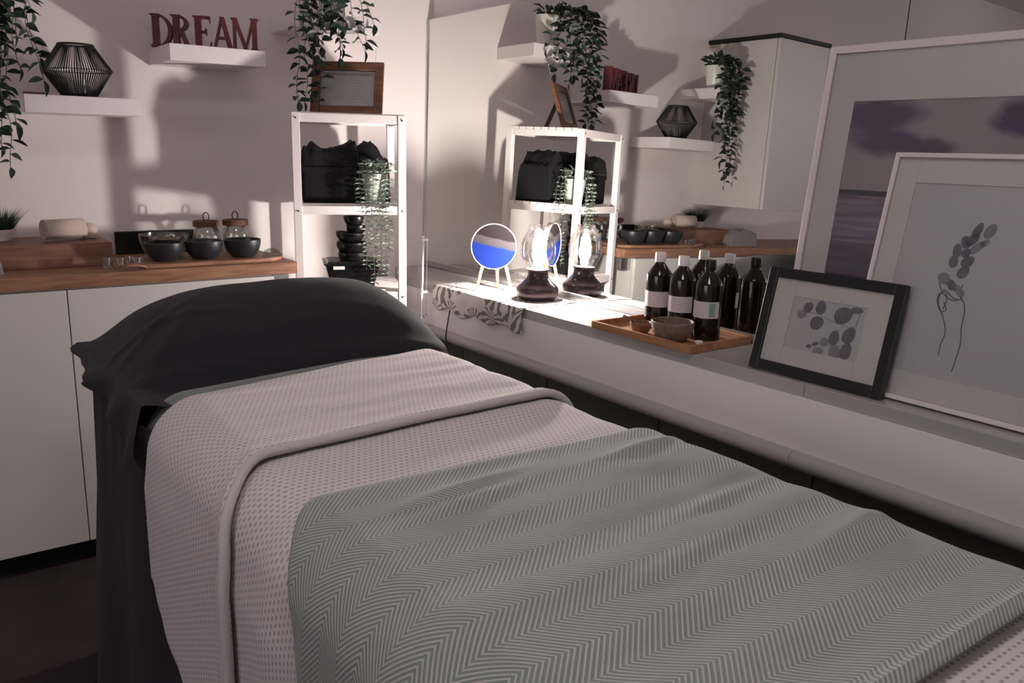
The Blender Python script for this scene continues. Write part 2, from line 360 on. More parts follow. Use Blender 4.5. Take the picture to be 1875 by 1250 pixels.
# ------------------------------------------------------------------ mirror
def mirror_x(z): return 1.7985 - (z - 1.256) * math.tan(-math.radians(1.2028)) * 1.0
MT = math.radians(1.2028)
mr = thing('wall_mirror', 'huge frameless-looking wall mirror with slim silver edge leaning above the ledge', 'mirror', (1.7913, 0, 0.7985), (0, MT, 0))
B(0.0, 0.006, 0.15, 3.066, 0.0, 0.948).build('mirror_glass', m_mirror, mr)
B(-0.005, 0.010, 3.0655, 3.0735, -0.012, 0.949).build('edge_strip', m_steel, mr, bevel=0.001)
B(-0.006, 0.012, 0.14, 3.0655, -0.021, 0.0015).build('bottom_rail', m_steel, mr, bevel=0.001)
B(-0.001, 0.010, 0.14, 3.0655, 0.948, 0.952).build('top_strip', m_steel, mr)

# ------------------------------------------------------------------ base cabinets and counter on the back wall
for i, (a, b, lb) in enumerate(((-0.818, -0.218, 'white base cabinet far left under the wood counter, outside the lamp glow'), (-0.218, 0.382, 'white base cabinet at left edge with dark plinth below it'), (0.382, 0.985, 'white base cabinet partly hidden behind the draped massage table'))):
    c = thing('base_cabinet', lb, 'cabinet', ((a + b) / 2, 2.66, 0), group='white base cabinets on the back wall'); hw = (b - a) / 2
    B(-hw + 0.001, hw - 0.001, 0.002, WY - 2.663, 0.075, 0.842).build('body', m_cab, c)
    B(-hw + 0.0015, hw - 0.0015, -0.019, 0.0, 0.077, 0.840).build('door', m_cab, c, bevel=0.0015)
    B(-hw, hw, 0.05, 0.066, 0.0, 0.075).build('plinth', m_plinth, c)
tag(B(-0.83, 1.062, 2.634, WY, 0.845, 0.883).build('countertop', m_counter, bevel=0.002), 'red-brown wooden countertop above the white base cabinets', 'countertop')
br = B(0.992, 1.045, 2.665, 2.70, 0.79, 0.845).build('counter_bracket', m_steel, bevel=0.002); tag(br, 'small grey metal bracket under the end of the wood counter', 'bracket')

# wall cabinet (seen in the mirror)
wc = thing('wall_cabinet', 'white wall cabinet with dark top trim, seen in the mirror', 'cabinet', (-0.02, 2.66, 1.069))
B(-0.20, 0.18, 0.002, WY - 2.66, 0.0, 0.797).build('body', m_cab, wc, bevel=0.001)
B(-0.199, 0.179, -0.019, -0.001, 0.0, 0.797).build('door', m_cab, wc, bevel=0.0015)
B(-0.21, 0.19, -0.025, WY - 2.66, 0.799, 0.817).build('top_trim', m_plinth, wc)

# floating shelves
def shelf(x0, x1, zt, lb):
    tag(B(x0, x1, 2.818, WY, zt - 0.05, zt).build('wall_shelf', m_shelf, bevel=0.0012), lb, 'shelf', 'white box shelves on the back wall')
SH1, SH2, SH3, SH4 = 1.688, 1.549, 1.378, 1.632
shelf(1.17, 1.47, SH1, 'white floating shelf under the trailing plant, nearest the mirror')
shelf(0.75, 1.05, SH2, 'white floating shelf carrying the red DREAM letters')
shelf(0.345, 0.655, SH3, 'white floating shelf carrying the black wire lantern')
shelf(0.185, 0.335, SH4, 'white floating shelf above the lantern shelf, seen in the mirror')

# ------------------------------------------------------------------ massage table and bedding
XL, XR, TT = 0.385, 1.065, 0.748
def section(off, hl, hr, nu, lowx=0.0):
    """cross-section polyline: left hem, up the left side, over the top, down the right side. returns [(x,z,nx,nz,s)]"""
    r = 0.055 + off; xl, xr, T = XL - off, XR + off, TT + off
    segs = []
    L1 = hl - r; L2 = r * PI / 2; L3 = (xr - xl) - 2 * r; L5 = hr - r
    tot = L1 + L2 + L3 + L2 + L5; out = []
    for i in range(nu + 1):
        s = tot * i / nu
        if s < L1: out.append((xl - lowx * (1 - s / L1), T - hl + s, -1, 0, s))
        elif s < L1 + L2:
            a = (s - L1) / r; out.append((xl + r - r * math.cos(a), T - r + r * math.sin(a), -math.cos(a), math.sin(a), s))
        elif s < L1 + L2 + L3: out.append((xl + r + (s - L1 - L2), T, 0, 1, s))
        elif s < L1 + 2 * L2 + L3:
            a = (s - L1 - L2 - L3) / r; out.append((xr - r + r * math.sin(a), T - r + r * math.cos(a), math.sin(a), math.cos(a), s))
        else: out.append((xr, T - r - (s - L1 - 2 * L2 - L3), 1, 0, s))
    return out
def sheet(name, m, off, hl, hr, ya, yb, disp, nu=90, nv=60, thick=0.004, parent=None, lowx=0.0, uvrot=False):
    q = MB(); q.uv = []; sec0 = None
    for j in range(nv + 1):
        v = j / nv
        ym = None
        # hem length may depend on y: evaluate at mid y
        ymid = ya(0.7) + (yb(0.7) - ya(0.7)) * v
        sec = section(off, hl(ymid) if callable(hl) else hl, hr, nu, lowx)
        hl_ = hl(ymid) if callable(hl) else hl
        for (x, z, nx, nz, s) in sec:
            drop = max(0.0, (TT + off) - z) if x < 0.7 else -max(0.0, (TT + off) - z)
            y0 = ya(x, ) - 0.0; y1 = yb(x)
            sat = 1 - math.exp(-max(0, drop) / 0.05); Y0 = y0 - getattr(ya, 'k', 0.0) * sat; Y1 = y1 - getattr(yb, 'k', 0.0) * sat
            y = Y0 + (Y1 - Y0) * v; d = disp(x, z, y, v, drop)
            q.v.append((x + nx * d, y, z + nz * d)); q.uv.append((s - hl_, y))
    n = nu + 1
    for j in range(nv):
        for i in range(nu): q.f.append((j * n + i, (j + 1) * n + i, (j + 1) * n + i + 1, j * n + i + 1)[::-1])
    o = q.build(name, m, parent, smooth=True); sm = o.modifiers.new('thick', 'SOLIDIFY'); sm.thickness = thick; sm.offset = 1.0; sm.use_rim = True
    return o
def lin(a, b, k=0.0):
    f = lambda x: a + (b - a) * min(1, max(0, (x - XL) / (XR - XL)))
    f.k = k; return f
def nz(x, y, z=0.0, s=1.0): return noise.noise(Vector((x * s, y * s, z * s)))

tb = thing('massage_table', 'massage table hidden under its bedding and dark floor-length sheet', 'massage table', ((XL + XR) / 2, 1.2, 0))
def TBX(o): return o
cx, cy = (XL + XR) / 2, 1.2
B(XL - cx + 0.004, XR - cx - 0.004, 0.30 - cy, 2.06 - cy, 0.665, TT - 0.004).build('padded_top', m_skirt, tb, bevel=0.025, seg=4)
B(XL - cx + 0.03, XR - cx - 0.03, 0.34 - cy, 2.02 - cy, 0.60, 0.664).build('frame', m_black, tb)
for sx in (-0.27, 0.27):
    for sy in (-0.78, 0.70):
        MB().tube([(sx, sy, 0.0), (sx, sy, 0.6)], 0.02, 12).build('leg', m_black, tb, smooth=True)
# floor length sheet: a curtain ring with folds
q = MB(); q.uv = []; nz_ = 26; per = []
def ring(t):   # t in 0..1 from right-head corner round the head and left side to the foot
    pts = [(1.075, 0.28), (1.075, 2.05), (0.372, 2.05), (0.372, 0.28)]
    L = [1.77, 0.703, 1.77]; s = t * sum(L)
    for i in range(3):
        if s <= L[i] or i == 2:
            a, b = Vector(pts[i]), Vector(pts[i + 1]); d = (b - a).normalized(); return a + d * min(s, L[i]), Vector((d.y * 1.0, -d.x * 1.0)) , s + sum(L[:i])
        s -= L[i]
NR = 420
for j in range(nz_ + 1):
    h = j / nz_
    for i in range(NR + 1):
        p, nrm, s = ring(i / NR)
        fold = (math.sin(s * 15 + 1.4 * math.sin(s * 5.1)) * 0.5 + 0.5) * 0.035 * (h ** 0.8) + 0.006 * nz(s * 14, h * 2)
        wv = min(1.0, max(0.0, (p.y - 1.52) / 0.25)); wv = wv * wv * (3 - 2 * wv)
        out = 0.002 + 0.004 * h + fold * (0.25 + 0.75 * wv) + wv * (0.034 + 0.028 * h)
        q.v.append((p.x + nrm.x * out, p.y + nrm.y * out, 0.722 - 0.720 * h))
        q.uv.append((s, h))
n = NR + 1
for j in range(nz_):
    for i in range(NR): q.f.append((j * n + i, j * n + i + 1, (j + 1) * n + i + 1, (j + 1) * n + i))
o = q.build('valance_sheet', m_skirt, None, smooth=True); sm = o.modifiers.new('t', 'SOLIDIFY'); sm.thickness = 0.0015
tag(o, 'dark plum-grey sheet hanging in folds to the floor around the table', 'sheet')
# fitted sheet over the top
o = sheet('fitted_sheet', m_skirt, 0.003, 0.10, 0.10, lin(2.062, 2.062), lin(0.27, 0.27), lambda x, z, y, v, d: 0.001, 60, 40, 0.002)
tag(o, 'dark plum-grey fitted sheet stretched over the table top', 'sheet')

# sage under-sheet: a thin border shows beyond the white blanket
def d_under(x, z, y, v, dr): return 0.002 + 0.0015 * nz(x, y, 0, 6)
o = sheet('sage_sheet', m_under, 0.012, 0.30, 0.22, lin(1.685, 1.795, 0.0), lin(0.315, 0.315), lambda x, z, y, v, dr: d_under(x, z, y, v, dr) + 0.010 * math.exp(-(v / 0.03) ** 2) + 0.008 * min(1, max(0, dr) / 0.1), 80, 80, 0.005)
tag(o, 'sage green sheet showing as a thin border beside the dark pillow', 'sheet')
# white waffle blanket
def hem_w(y):
    pts = [(1.10, 0.64), (1.28, 0.56), (1.40, 0.50), (1.50, 0.455), (1.57, 0.41), (1.65, 0.33)]
    if y <= pts[0][0]: return pts[0][1]
    if y >= pts[-1][0]: return pts[-1][1]
    for (a, p), (b, r) in zip(pts, pts[1:]):
        if y <= b: return p + (r - p) * (y - a) / (b - a)
wb = thing('white_blanket', 'off-white waffle-weave blanket folded back across the table', 'blanket', (0, 0, 0))
def d_w(x, z, y, v, dr):
    w_ = 0.0045 * nz(x * 1.2, y * 5, 1.0, 2.2) + 0.002 * nz(x * 3, y * 7, 2, 3)
    w_ += 0.006 * math.exp(-((y - 1.19 - 0.08 * (x - 0.4)) / 0.035) ** 2) * math.exp(-((x - 0.85) / 0.25) ** 2)
    side = min(1, max(0, dr) / 0.15); w_ += side * (0.007 * math.sin(y * 13 + 1) + 0.020)
    return w_ + 0.002
sheet('blanket_body', m_waff, 0.022, hem_w, 0.20, lin(1.40, 1.45, 0.1), lin(0.80, 0.80), d_w, 150, 90, 0.005, wb)
def d_f(x, z, y, v, dr):
    w_ = 0.0045 * nz(x * 1.2, y * 5, 1.0, 2.2) + 0.0025 * nz(x * 2, y * 9, 5, 3)
    side = min(1, max(0, dr) / 0.15); w_ += side * (0.007 * math.sin(y * 13 + 1) + 0.020)
    e = 1 - v                                                        # distance to the rolled hem
    w_ += 0.010 * math.exp(-((e - 0.045) / 0.045) ** 2)
    w_ -= 0.006 * math.exp(-(v / 0.02) ** 2)
    return w_ + 0.006
sheet('folded_top', m_waff, 0.028, hem_w, 0.20, lin(1.625, 1.760, 0.02), lin(1.225, 1.268, 0.11), d_f, 150, 90, 0.009, wb)
m_hem = mat('white_hem', (0.54, 0.495, 0.50), 0.9, spec=0.1, bump=(300, 0.5))
hp = []
for (x, z, nx, nz_v, s) in section(0.028, 0.52, 0.18, 110):
    dr = max(0.0, (TT + 0.028) - z) * (1 if x < 0.7 else -1); fy_ = 1.225 + 0.043 * min(1, max(0, (x - XL) / (XR - XL))) - 0.11 * (1 - math.exp(-max(0, dr) / 0.05))
    d = d_f(x, z, fy_, 1.0, dr) + 0.0015; hp.append((x + nx * d, fy_ + 0.002, z + nz_v * d))
MB().tube(hp, 0.0078, 12).build('rolled_hem', m_hem, wb, smooth=True)
# green herringbone throw
def d_g(x, z, y, v, dr):
    w_ = 0.0055 * nz(x * 0.9, y * 6.5, 3.0, 2.0) + 0.003 * nz(x * 3.2, y * 6, 7, 2.5)
    for (px, py, l, a) in ((0.62, 0.945, 0.11, 0.007), (0.60, 0.90, 0.09, 0.006), (0.96, 0.93, 0.10, 0.007), (0.90, 0.72, 0.12, 0.005), (0.98, 0.56, 0.09, 0.006), (0.7, 0.62, 0.10, 0.004)):
        uu = (x - px) / l; vv = (y - py - 0.12 * (x - px)) / 0.014; w_ += a * math.exp(-uu * uu - vv * vv)
    side = min(1, max(0, dr) / 0.15); w_ += side * (0.006 * math.sin(y * 11 + 2) + 0.012)
    w_ -= 0.004 * math.exp(-(v / 0.012) ** 2)
    w_ += 0.010 * math.exp(-((1 - v - 0.02) / 0.012) ** 2)
    return w_ + 0.004
o = sheet('green_throw', m_herr, 0.036, 0.52, 0.24, lin(1.035, 1.012, 0.14), lin(0.335, 0.33), d_g, 180, 150, 0.005)
tag(o, 'sage green herringbone throw covering the near half of the table', 'throw')
o = sheet('grey_undersheet', m_waff, 0.018, 0.2, 0.2, lin(0.9, 0.9), lin(0.262, 0.262), lambda x, z, y, v, dr: 0.004, 50, 20, 0.004, wb); o.name = 'foot_end'

# dark pillow cover draped over the head end
HP = [(0.345, 0.0), (0.371, 0.030), (0.446, 0.098), (0.534, 0.134), (0.62, 0.146), (0.72, 0.151), (0.82, 0.153), (0.97, 0.142), (1.04, 0.116), (1.10, 0.062), (1.145, 0.0)]
AP = [(1.60, 0.0), (1.72, 0.05), (1.79, 0.26), (1.84, 0.58), (1.92, 0.86), (2.00, 1.0), (2.09, 0.98), (2.17, 0.76), (2.23, 0.36), (2.26, 0.0)]
def interp(T, x):
    if x <= T[0][0]: return T[0][1]
    if x >= T[-1][0]: return T[-1][1]
    for i in range(len(T) - 1):
        if x <= T[i + 1][0]:
            a, b = T[i], T[i + 1]; t = (x - a[0]) / (b[0] - a[0]); m0 = (b[1] - T[max(i - 1, 0)][1]) / (b[0] - T[max(i - 1, 0)][0]); c2 = T[min(i + 2, len(T) - 1)]; m1 = (c2[1] - a[1]) / (c2[0] - a[0]); h = b[0] - a[0]
            return (2 * t ** 3 - 3 * t ** 2 + 1) * a[1] + (t ** 3 - 2 * t ** 2 + t) * h * m0 + (-2 * t ** 3 + 3 * t ** 2) * b[1] + (t ** 3 - t ** 2) * h * m1
pl = thing('pillow', 'wide bolster pillow under a dark charcoal fleece cover at the head end', 'pillow', (0.74, 2.0, 0.75))
q = MB(); NUH, NUT, NV = 14, 70, 64
for j in range(NV + 1):
    y = 1.64 + (2.27 - 1.64) * j / NV
    zl = 0.756 if y > 1.97 else 0.756 - 0.112 * min(1, (1.97 - y) / 0.31)
    xo = 0.022 * math.exp(-((y - 1.965) / 0.07) ** 2)
    for i in range(NUH):       # left drape
        t = i / NUH; x = 0.322 - xo + (0.023 + xo) * t ** 1.3; z = zl + (0.770 - zl) * t
        x -= 0.010 * math.sin(y * 46 + t) * (1 - t) * (1 if y < 1.95 else 0.3)
        q.v.append((x - 0.74, y - 2.0, z - 0.75))
    for i in range(NUT + 1):
        x0_ = 0.345 + 0.80 * i / NUT; ss = min(1, max(0, (y - 1.72) / 0.18)); x = 0.345 + (0.735 + 0.065 * ss) * i / NUT
        z = TT + 0.020 + interp(HP, x0_) * interp(AP, y)
        wr = 0.0
        for (ax, ay, bx, by, a, wd) in ((0.36, 1.97, 0.62, 1.90, 0.006, 0.012), (0.37, 1.90, 0.60, 2.02, 0.006, 0.012), (0.38, 1.78, 0.56, 1.98, 0.007, 0.014), (0.42, 1.70, 0.50, 1.90, 0.006, 0.013), (0.55, 1.80, 0.85, 1.86, 0.003, 0.02), (0.8, 1.90, 1.08, 1.84, 0.003, 0.02)):
            d = Vector((bx - ax, by - ay)); L = d.length; d /= L; r = Vector((x - ax, y - ay)); tt = min(L, max(0, r.dot(d))); dist = (r - d * tt).length
            wr += a * math.exp(-(dist / wd) ** 2) * (1 - 0.5 * tt / L)
        z += wr + 0.002 * nz(x, y, 0, 9)
        if x < 0.45: z = min(z, 0.772 + (x - 0.345) * 4 + 0.01)
        tk = min(1, max(0, (1.775 - y) / 0.03)) * min(1, max(0, (x - 0.36) / 0.05)); z = z * (1 - tk) + (TT + 0.008) * tk
        q.v.append((x - 0.74, y - 2.0, z - 0.75))
    for i in range(6):         # right drape
        t = (i + 1) / 6; ss = min(1, max(0, (y - 1.72) / 0.18)); q.v.append((1.080 + 0.065 * ss + 0.006 * math.sin(t * 2) - 0.74, y - 2.0, TT + 0.020 - 0.09 * t - 0.75))
n = NUH + NUT + 1 + 6
for j in range(NV):
    for i in range(n - 1): q.f.append((j * n + i, j * n + i + 1, (j + 1) * n + i + 1, (j + 1) * n + i))
cv = q.build('fleece_cover', m_fleece, pl, smooth=True)
q = MB()
for (yy, rr) in ((0.0, 0.060),):
    q.lathe([(0.02, -0.30), (0.045, -0.29), (0.056, -0.26), (0.058, 0.0), (0.056, 0.26), (0.045, 0.29), (0.02, 0.30)], n=24, X=Matrix.Translation((0.02, 0.05, 0.074)) @ Matrix.Rotation(PI / 2, 4, 'Y'))
q.build('cushion', m_towel, pl, smooth=True)

# ------------------------------------------------------------------ slatted white rack in the corner
RA = math.atan2(-0.135, 0.341); RO = (1.074, 2.678)
rk = thing('slatted_rack', 'white painted slatted wooden shelf rack in the corner beside the mirror', 'shelf unit', (RO[0], RO[1], 0), (0, 0, RA))
RW, RD, RH, P = 0.367, 0.352, 1.357, 0.026
for (x, y) in ((0, 0), (RW - P, 0), (0, RD - P), (RW - P, RD - P)):
    po = B(x, x + P, y, y + P, 0, RH).build('post', m_rack, rk, bevel=0.0012)
    if y == 0:
        for zz in (1.340, 1.044, 0.752): MB().lathe([(0.0028, 0), (0.0028, 0.002)], n=10, X=Matrix.Translation((x + P / 2, -0.0005, zz)) @ Matrix.Rotation(PI / 2, 4, 'X')).build('screw', m_black, po)
for zt in (1.357, 1.066, 0.775, 0.40):
    top = zt > 1.3; rz = zt - (0.001 if top else 0.006); rh = 0.028
    B(P, RW - P, 0.003, 0.019, rz - rh, rz).build('rail', m_rack, rk, bevel=0.001)
    B(P, RW - P, RD - 0.019, RD - 0.003, rz - rh, rz).build('rail', m_rack, rk, bevel=0.001)
    B(0.003, 0.019, P, RD - P, rz - rh - 0.001, rz - 0.006).build('rail', m_rack, rk, bevel=0.001)
    B(RW - 0.019, RW - 0.003, P, RD - P, rz - rh - 0.001, rz - 0.006).build('rail', m_rack, rk, bevel=0.001)
    ns = 9; y0 = 0.022 if not top else 0.021; y1 = RD - y0
    sw = (y1 - y0) / ns
    for k in range(ns):
        ya_ = y0 + k * sw + 0.003
        B(0.0005 if top else 0.004, RW - (0.0005 if top else 0.004), max(ya_, P + 0.001) if True else ya_, min(ya_ + sw - 0.006, RD - P - 0.001), rz - 0.0055, rz + (0.004 if top else 0.006)).build('slat', m_rack, rk, bevel=0.0008)
def rkp(x, y): c, s = math.cos(RA), math.sin(RA); return (RO[0] + x * c - y * s, RO[1] + x * s + y * c)
MID = 1.0665; LOW = 0.7755; TOPZ = 1.3605

# wooden certificate frame leaning on top of the rack
FA = math.atan2(-0.6, 0.8)
def picture(name, lb, cat, loc, rot, w_, h_, b_, dep, mw, mframe, mmat, bev=0.0015):
    t = thing(name, lb, cat, loc, rot)
    q = MB().box(0, b_, 0, dep, 0, h_).box(w_ - b_, w_, 0, dep, 0, h_).box(b_, w_ - b_, 0, dep, 0, b_).box(b_, w_ - b_, 0, dep, h_ - b_, h_)
    q.build('frame', mframe, t, bevel=bev)
    B(b_, w_ - b_, max(dep * 0.55, dep * 0.4 + 0.0045), dep * 0.96, b_, h_ - b_).build('backing', m_black if mframe is not m_frameW else m_box, t)
    ml, mrr, mb, mt = mw
    yb = dep * 0.40
    MB().box(b_, b_ + ml, yb, yb + 0.0018, b_, h_ - b_).box(w_ - b_ - mrr, w_ - b_, yb, yb + 0.0018, b_, h_ - b_).box(b_ + ml, w_ - b_ - mrr, yb, yb + 0.0018, b_, b_ + mb).box(b_ + ml, w_ - b_ - mrr, yb, yb + 0.0018, h_ - b_ - mt, h_ - b_).build('mat_board', mmat, t, bevel=0.0006, seg=1)
    B(b_, w_ - b_, dep * 0.22, dep * 0.22 + 0.0015, b_, h_ - b_).build('glass_pane', m_pane, t)
    return t, (b_ + ml, w_ - b_ - mrr, b_ + mb, h_ - b_ - mt, dep * 0.40 + 0.0022)
cf, r = picture('certificate_frame', 'small brown wooden frame with certificate leaning on the white rack', 'picture frame', (1.199, 2.825, TOPZ + 0.001), (-math.radians(20), 0, FA), 0.246, 0.188, 0.030, 0.016, (0.001, 0.001, 0.001, 0.001), m_fwood, m_mat)
B(r[0], r[1], r[4], r[4] + 0.001, r[2], r[3]).build('certificate', m_paper, cf)
q = MB(); random.seed(3)
q.box(r[0] + 0.004, r[1] - 0.004, r[4] - 0.0004, r[4] + 0.0002, r[3] - 0.016, r[3] - 0.008)
for k in range(9):
    zz = r[3] - 0.034 - k * 0.0095; a = random.uniform(0.03, 0.06); b = random.uniform(0.03, 0.06); x = r[0] + a
    while x < r[1] - b: L = random.uniform(0.004, 0.013); q.box(x, x + L, r[4] - 0.0004, r[4] + 0.0002, zz, zz + 0.0014); x += L + 0.003
q.build('faint_text_lines', mat('faded_ink', (0.34, 0.31, 0.33), 0.8), cf, kind='stuff')
MB().box(0.085, 0.145, 0.020, 0.0225, 0.004, 0.13, Matrix.Rotation(0, 4, 'X')).build('easel_leg', m_fwood, cf, bevel=0.001).rotation_euler = (math.radians(38), 0, 0)
cf.children[-1].location = (0, 0.048 * 0, 0.105)
for ch in cf.children:
    if ch.name.startswith('easel_leg'): D.objects.remove(ch)
q = MB(); Rl = Matrix.Translation((0.123, 0.017, 0.14)) @ Matrix.Rotation(math.radians(42), 4, 'X'); q.box(-0.03, 0.03, 0, 0.003, -0.166, 0.0, Rl); q.build('easel_leg', m_fwood, cf, bevel=0.001)

# black storage box and towels on the rack's middle shelf
def blob_cloth(name, lb, cat, loc, rot, sx, sy, h, prof, m, seed, parent=None):
    """folded cloth heap: flat bottomed closed grid with crumpled top"""
    q = MB(); nx_, ny_ = 40, 26
    for j in range(ny_ + 1):
        for i in range(nx_ + 1):
            u, v = i / nx_, j / ny_; x = (u - .5) * sx; y = (v - .5) * sy
            ed = min(u, 1 - u, v, 1 - v); e = min(1, ed / 0.06) ** 0.5
            z = interp(prof, u) * h * e + 0.010 * nz(u * 6, v * 5, seed, 1) * e + 0.006 * nz(u * 17, v * 12, seed, 1) * e
            q.v.append((x * (1 - 0.02 * (1 - e)), y * (1 - 0.02 * (1 - e)), max(0.0, z)))
    n = nx_ + 1
    for j in range(ny_):
        for i in range(nx_): q.f.append((j * n + i, j * n + i + 1, (j + 1) * n + i + 1, (j + 1) * n + i))
    k = len(q.v); rim = [i for i in range(n)] + [j * n + nx_ for j in range(1, ny_ + 1)] + [ny_ * n + i for i in range(nx_ - 1, -1, -1)] + [j * n for j in range(ny_ - 1, 0, -1)]
    q.v += [(q.v[i][0], q.v[i][1], -0.0005) for i in rim]; L = len(rim)
    q.f += [(rim[i], k + i, k + (i + 1) % L, rim[(i + 1) % L]) for i in range(L)]; q.f.append(tuple(k + i for i in range(L))[::-1])
    o = q.build(name, m, parent, smooth=True)
    if not parent: o.location = loc; o.rotation_euler = rot; tag(o, lb, cat)
    return o
p = rkp(0.118, 0.20); sb = thing('storage_box', 'black fabric storage box on the middle rack shelf', 'box', (p[0], p[1], MID + 0.0008), (0, 0, RA))
B(-0.088, 0.088, -0.145, 0.125, 0, 0.112).build('box_body', m_bin, sb, bevel=0.008, seg=3)
B(-0.091, 0.091, -0.148, 0.128, 0.100, 0.120).build('lid', m_bin, sb, bevel=0.004)
p = rkp(0.1225, 0.185)
blob_cloth('folded_towels', 'crumpled black towels heaped on top of the storage box', 'towels', (p[0], p[1], MID + 0.1225), (0, 0, RA), 0.19, 0.27, 0.075, [(0, 0.95), (0.12, 0.75), (0.2, 0.98), (0.35, 0.72), (0.6, 0.78), (0.8, 0.95), (1, 1.15)], m_towel, 3)
p = rkp(0.276, 0.235)
blob_cloth('dark_cloth', 'dark crumpled cloth bundle behind the small potted vine on the rack', 'cloth', (p[0], p[1], MID + 0.0008), (0, 0, RA), 0.115, 0.16, 0.185, [(0, 0.95), (0.3, 1.08), (0.6, 1.0), (0.8, 0.8), (1, 0.78)], m_towel, 8)

# leaves --------------------------------------------------------------------
def leaf_mesh(name, L, W, m, curl=0.15):
    pr = [(0, 0.04), (0.12, 0.45), (0.32, 0.95), (0.52, 1.0), (0.75, 0.66), (0.92, 0.25), (1.0, 0.0)]
    vs = []; fs = []
    for t, w_ in pr:
        z = -curl * L * t * t; fold = 0.22 * W * w_
        vs += [(-W / 2 * w_, L * t, z + fold), (0, L * t, z), (W / 2 * w_, L * t, z + fold)]
    for i in range(len(pr) - 1):
        a = i * 3; fs += [(a, a + 1, a + 4, a + 3), (a + 1, a + 2, a + 5, a + 4)]
    me = D.meshes.new(name); me.from_pydata(vs, [], fs); me.materials.append(m)
    for p_ in me.polygons: p_.use_smooth = True
    return me
LM = [leaf_mesh('leaf', 0.036, 0.022, m_leaf), leaf_mesh('leaf', 0.032, 0.020, m_leaf2, 0.25), leaf_mesh('leaf', 0.039, 0.022, m_leaf, 0.05)]
def orient(d, up_=Vector((0, 0, 1)), tw=0.0):
    y = d.normalized(); x = y.cross(up_)
    if x.length < 1e-3: x = Vector((1, 0, 0))
    x.normalize(); z = x.cross(y); m_ = Matrix((x, y, z)).transposed(); return (m_ @ Matrix.Rotation(tw, 3, 'Y')).to_4x4()
def trailing(name, lb, loc, pot_r, pot_h, strands, crown, lim, seed, spacing=0.021):
    random.seed(seed); t = thing(name, lb, 'plant', loc)
    pot = MB().lathe([(pot_r * 0.72, 0.0), (pot_r * 0.76, 0.003), (pot_r * 0.98, pot_h * 0.94), (pot_r, pot_h), (pot_r * 0.92, pot_h), (pot_r * 0.90, pot_h * 0.86)], cap1=True, n=32).build('pot', m_pot, t, smooth=True)
    MB().lathe([(pot_r * 0.89, pot_h * 0.87), (pot_r * 0.5, pot_h * 0.9)], n=24).build('soil', m_soil, t)
    st = MB(); pts_all = []
    cnt = 0
    for (ex, ey, ln, rx) in strands:      # exit point offsets relative to the pot centre, hang length
        a = Vector((ex * 0.35, ey * 0.3, pot_h)); top_ = Vector((ex * 0.75, ey * 0.72, pot_h + 0.03)); edge = Vector((ex, ey, pot_h * 0.75))
        path = [a, top_, edge]; n = max(3, int((ln + pot_h * 0.75) / 0.03)); cur = edge.copy()
        ph = random.uniform(0, 6)
        for k in range(n):
            cur = cur + Vector((rx * 0.03 / max(ln, .05) + 0.006 * math.sin(ph + k * 0.9), 0.003 * math.cos(ph + k), -0.030)); path.append(cur.copy())
        st.tube(path, 0.0011, 5)
        side = 1; acc = 0
        for i in range(1, len(path) - 1):
            seg = path[i + 1] - path[i]; L = seg.length; m_ = 0.0
            while acc < L and cnt < lim:
                p_ = path[i] + seg * (acc / L); ang = random.uniform(-1.0, 1.0)
                d = Vector((side * math.cos(ang), math.sin(ang) * 0.9 - 0.25, random.uniform(-0.65, 0.25)))
                pts_all.append((p_, d)); side = -side; acc += spacing * random.uniform(0.75, 1.25); cnt += 1
            acc -= L
        pts_all.append((path[-1], Vector((0.1, 0, -1))))
    for k in range(crown):
        a = random.uniform(0, 2 * PI); e = random.uniform(0.0, 1.1); rr = pot_r * random.uniform(0.2, 1.0)
        pts_all.append((Vector((rr * math.cos(a), rr * math.sin(a), pot_h + random.uniform(-0.005, 0.035))), Vector((math.cos(a) * math.cos(e), math.sin(a) * math.cos(e), math.sin(e) * 0.8))))
    st.build('vine_stems', m_stem, t, smooth=True)
    for p_, d in pts_all[:298]:
        o = D.objects.new('leaf', random.choice(LM)); COL.objects.link(o); o.parent = t
        o.matrix_local = Matrix.Translation(p_) @ orient(d, tw=random.uniform(-0.9, 0.9)) @ Matrix.Scale(random.uniform(0.9, 1.3), 4)
    return t
trailing('trailing_plant', 'artificial trailing vine in white pot hanging over the certificate frame', (1.322, 2.925, SH1 + 0.001), 0.056, 0.130,
         [(-0.170, -0.135, 0.32, 0.0), (-0.150, -0.145, 0.29, 0.02), (-0.135, -0.140, 0.30, -0.02), (-0.110, -0.150, 0.30, 0.0), (-0.090, -0.140, 0.14, 0.0), (-0.070, -0.150, 0.13, 0.03), (-0.050, -0.140, 0.15, 0.02), (-0.030, -0.150, 0.12, 0.0),
          (0.000, -0.145, 0.13, 0.04), (0.030, -0.140, 0.11, 0.03), (-0.120, -0.135, 0.12, 0.0), (0.040, -0.130, 0.05, 0.03), (-0.160, -0.140, 0.05, 0), (-0.040, -0.135, 0.05, 0), (0.010, -0.135, 0.05, 0), (-0.100, -0.14, 0.05, 0), (-0.140, -0.14, 0.16, 0.01), (-0.075, -0.135, 0.07, 0.01), (-0.020, -0.14, 0.07, 0)], 44, 252, 11, 0.019)
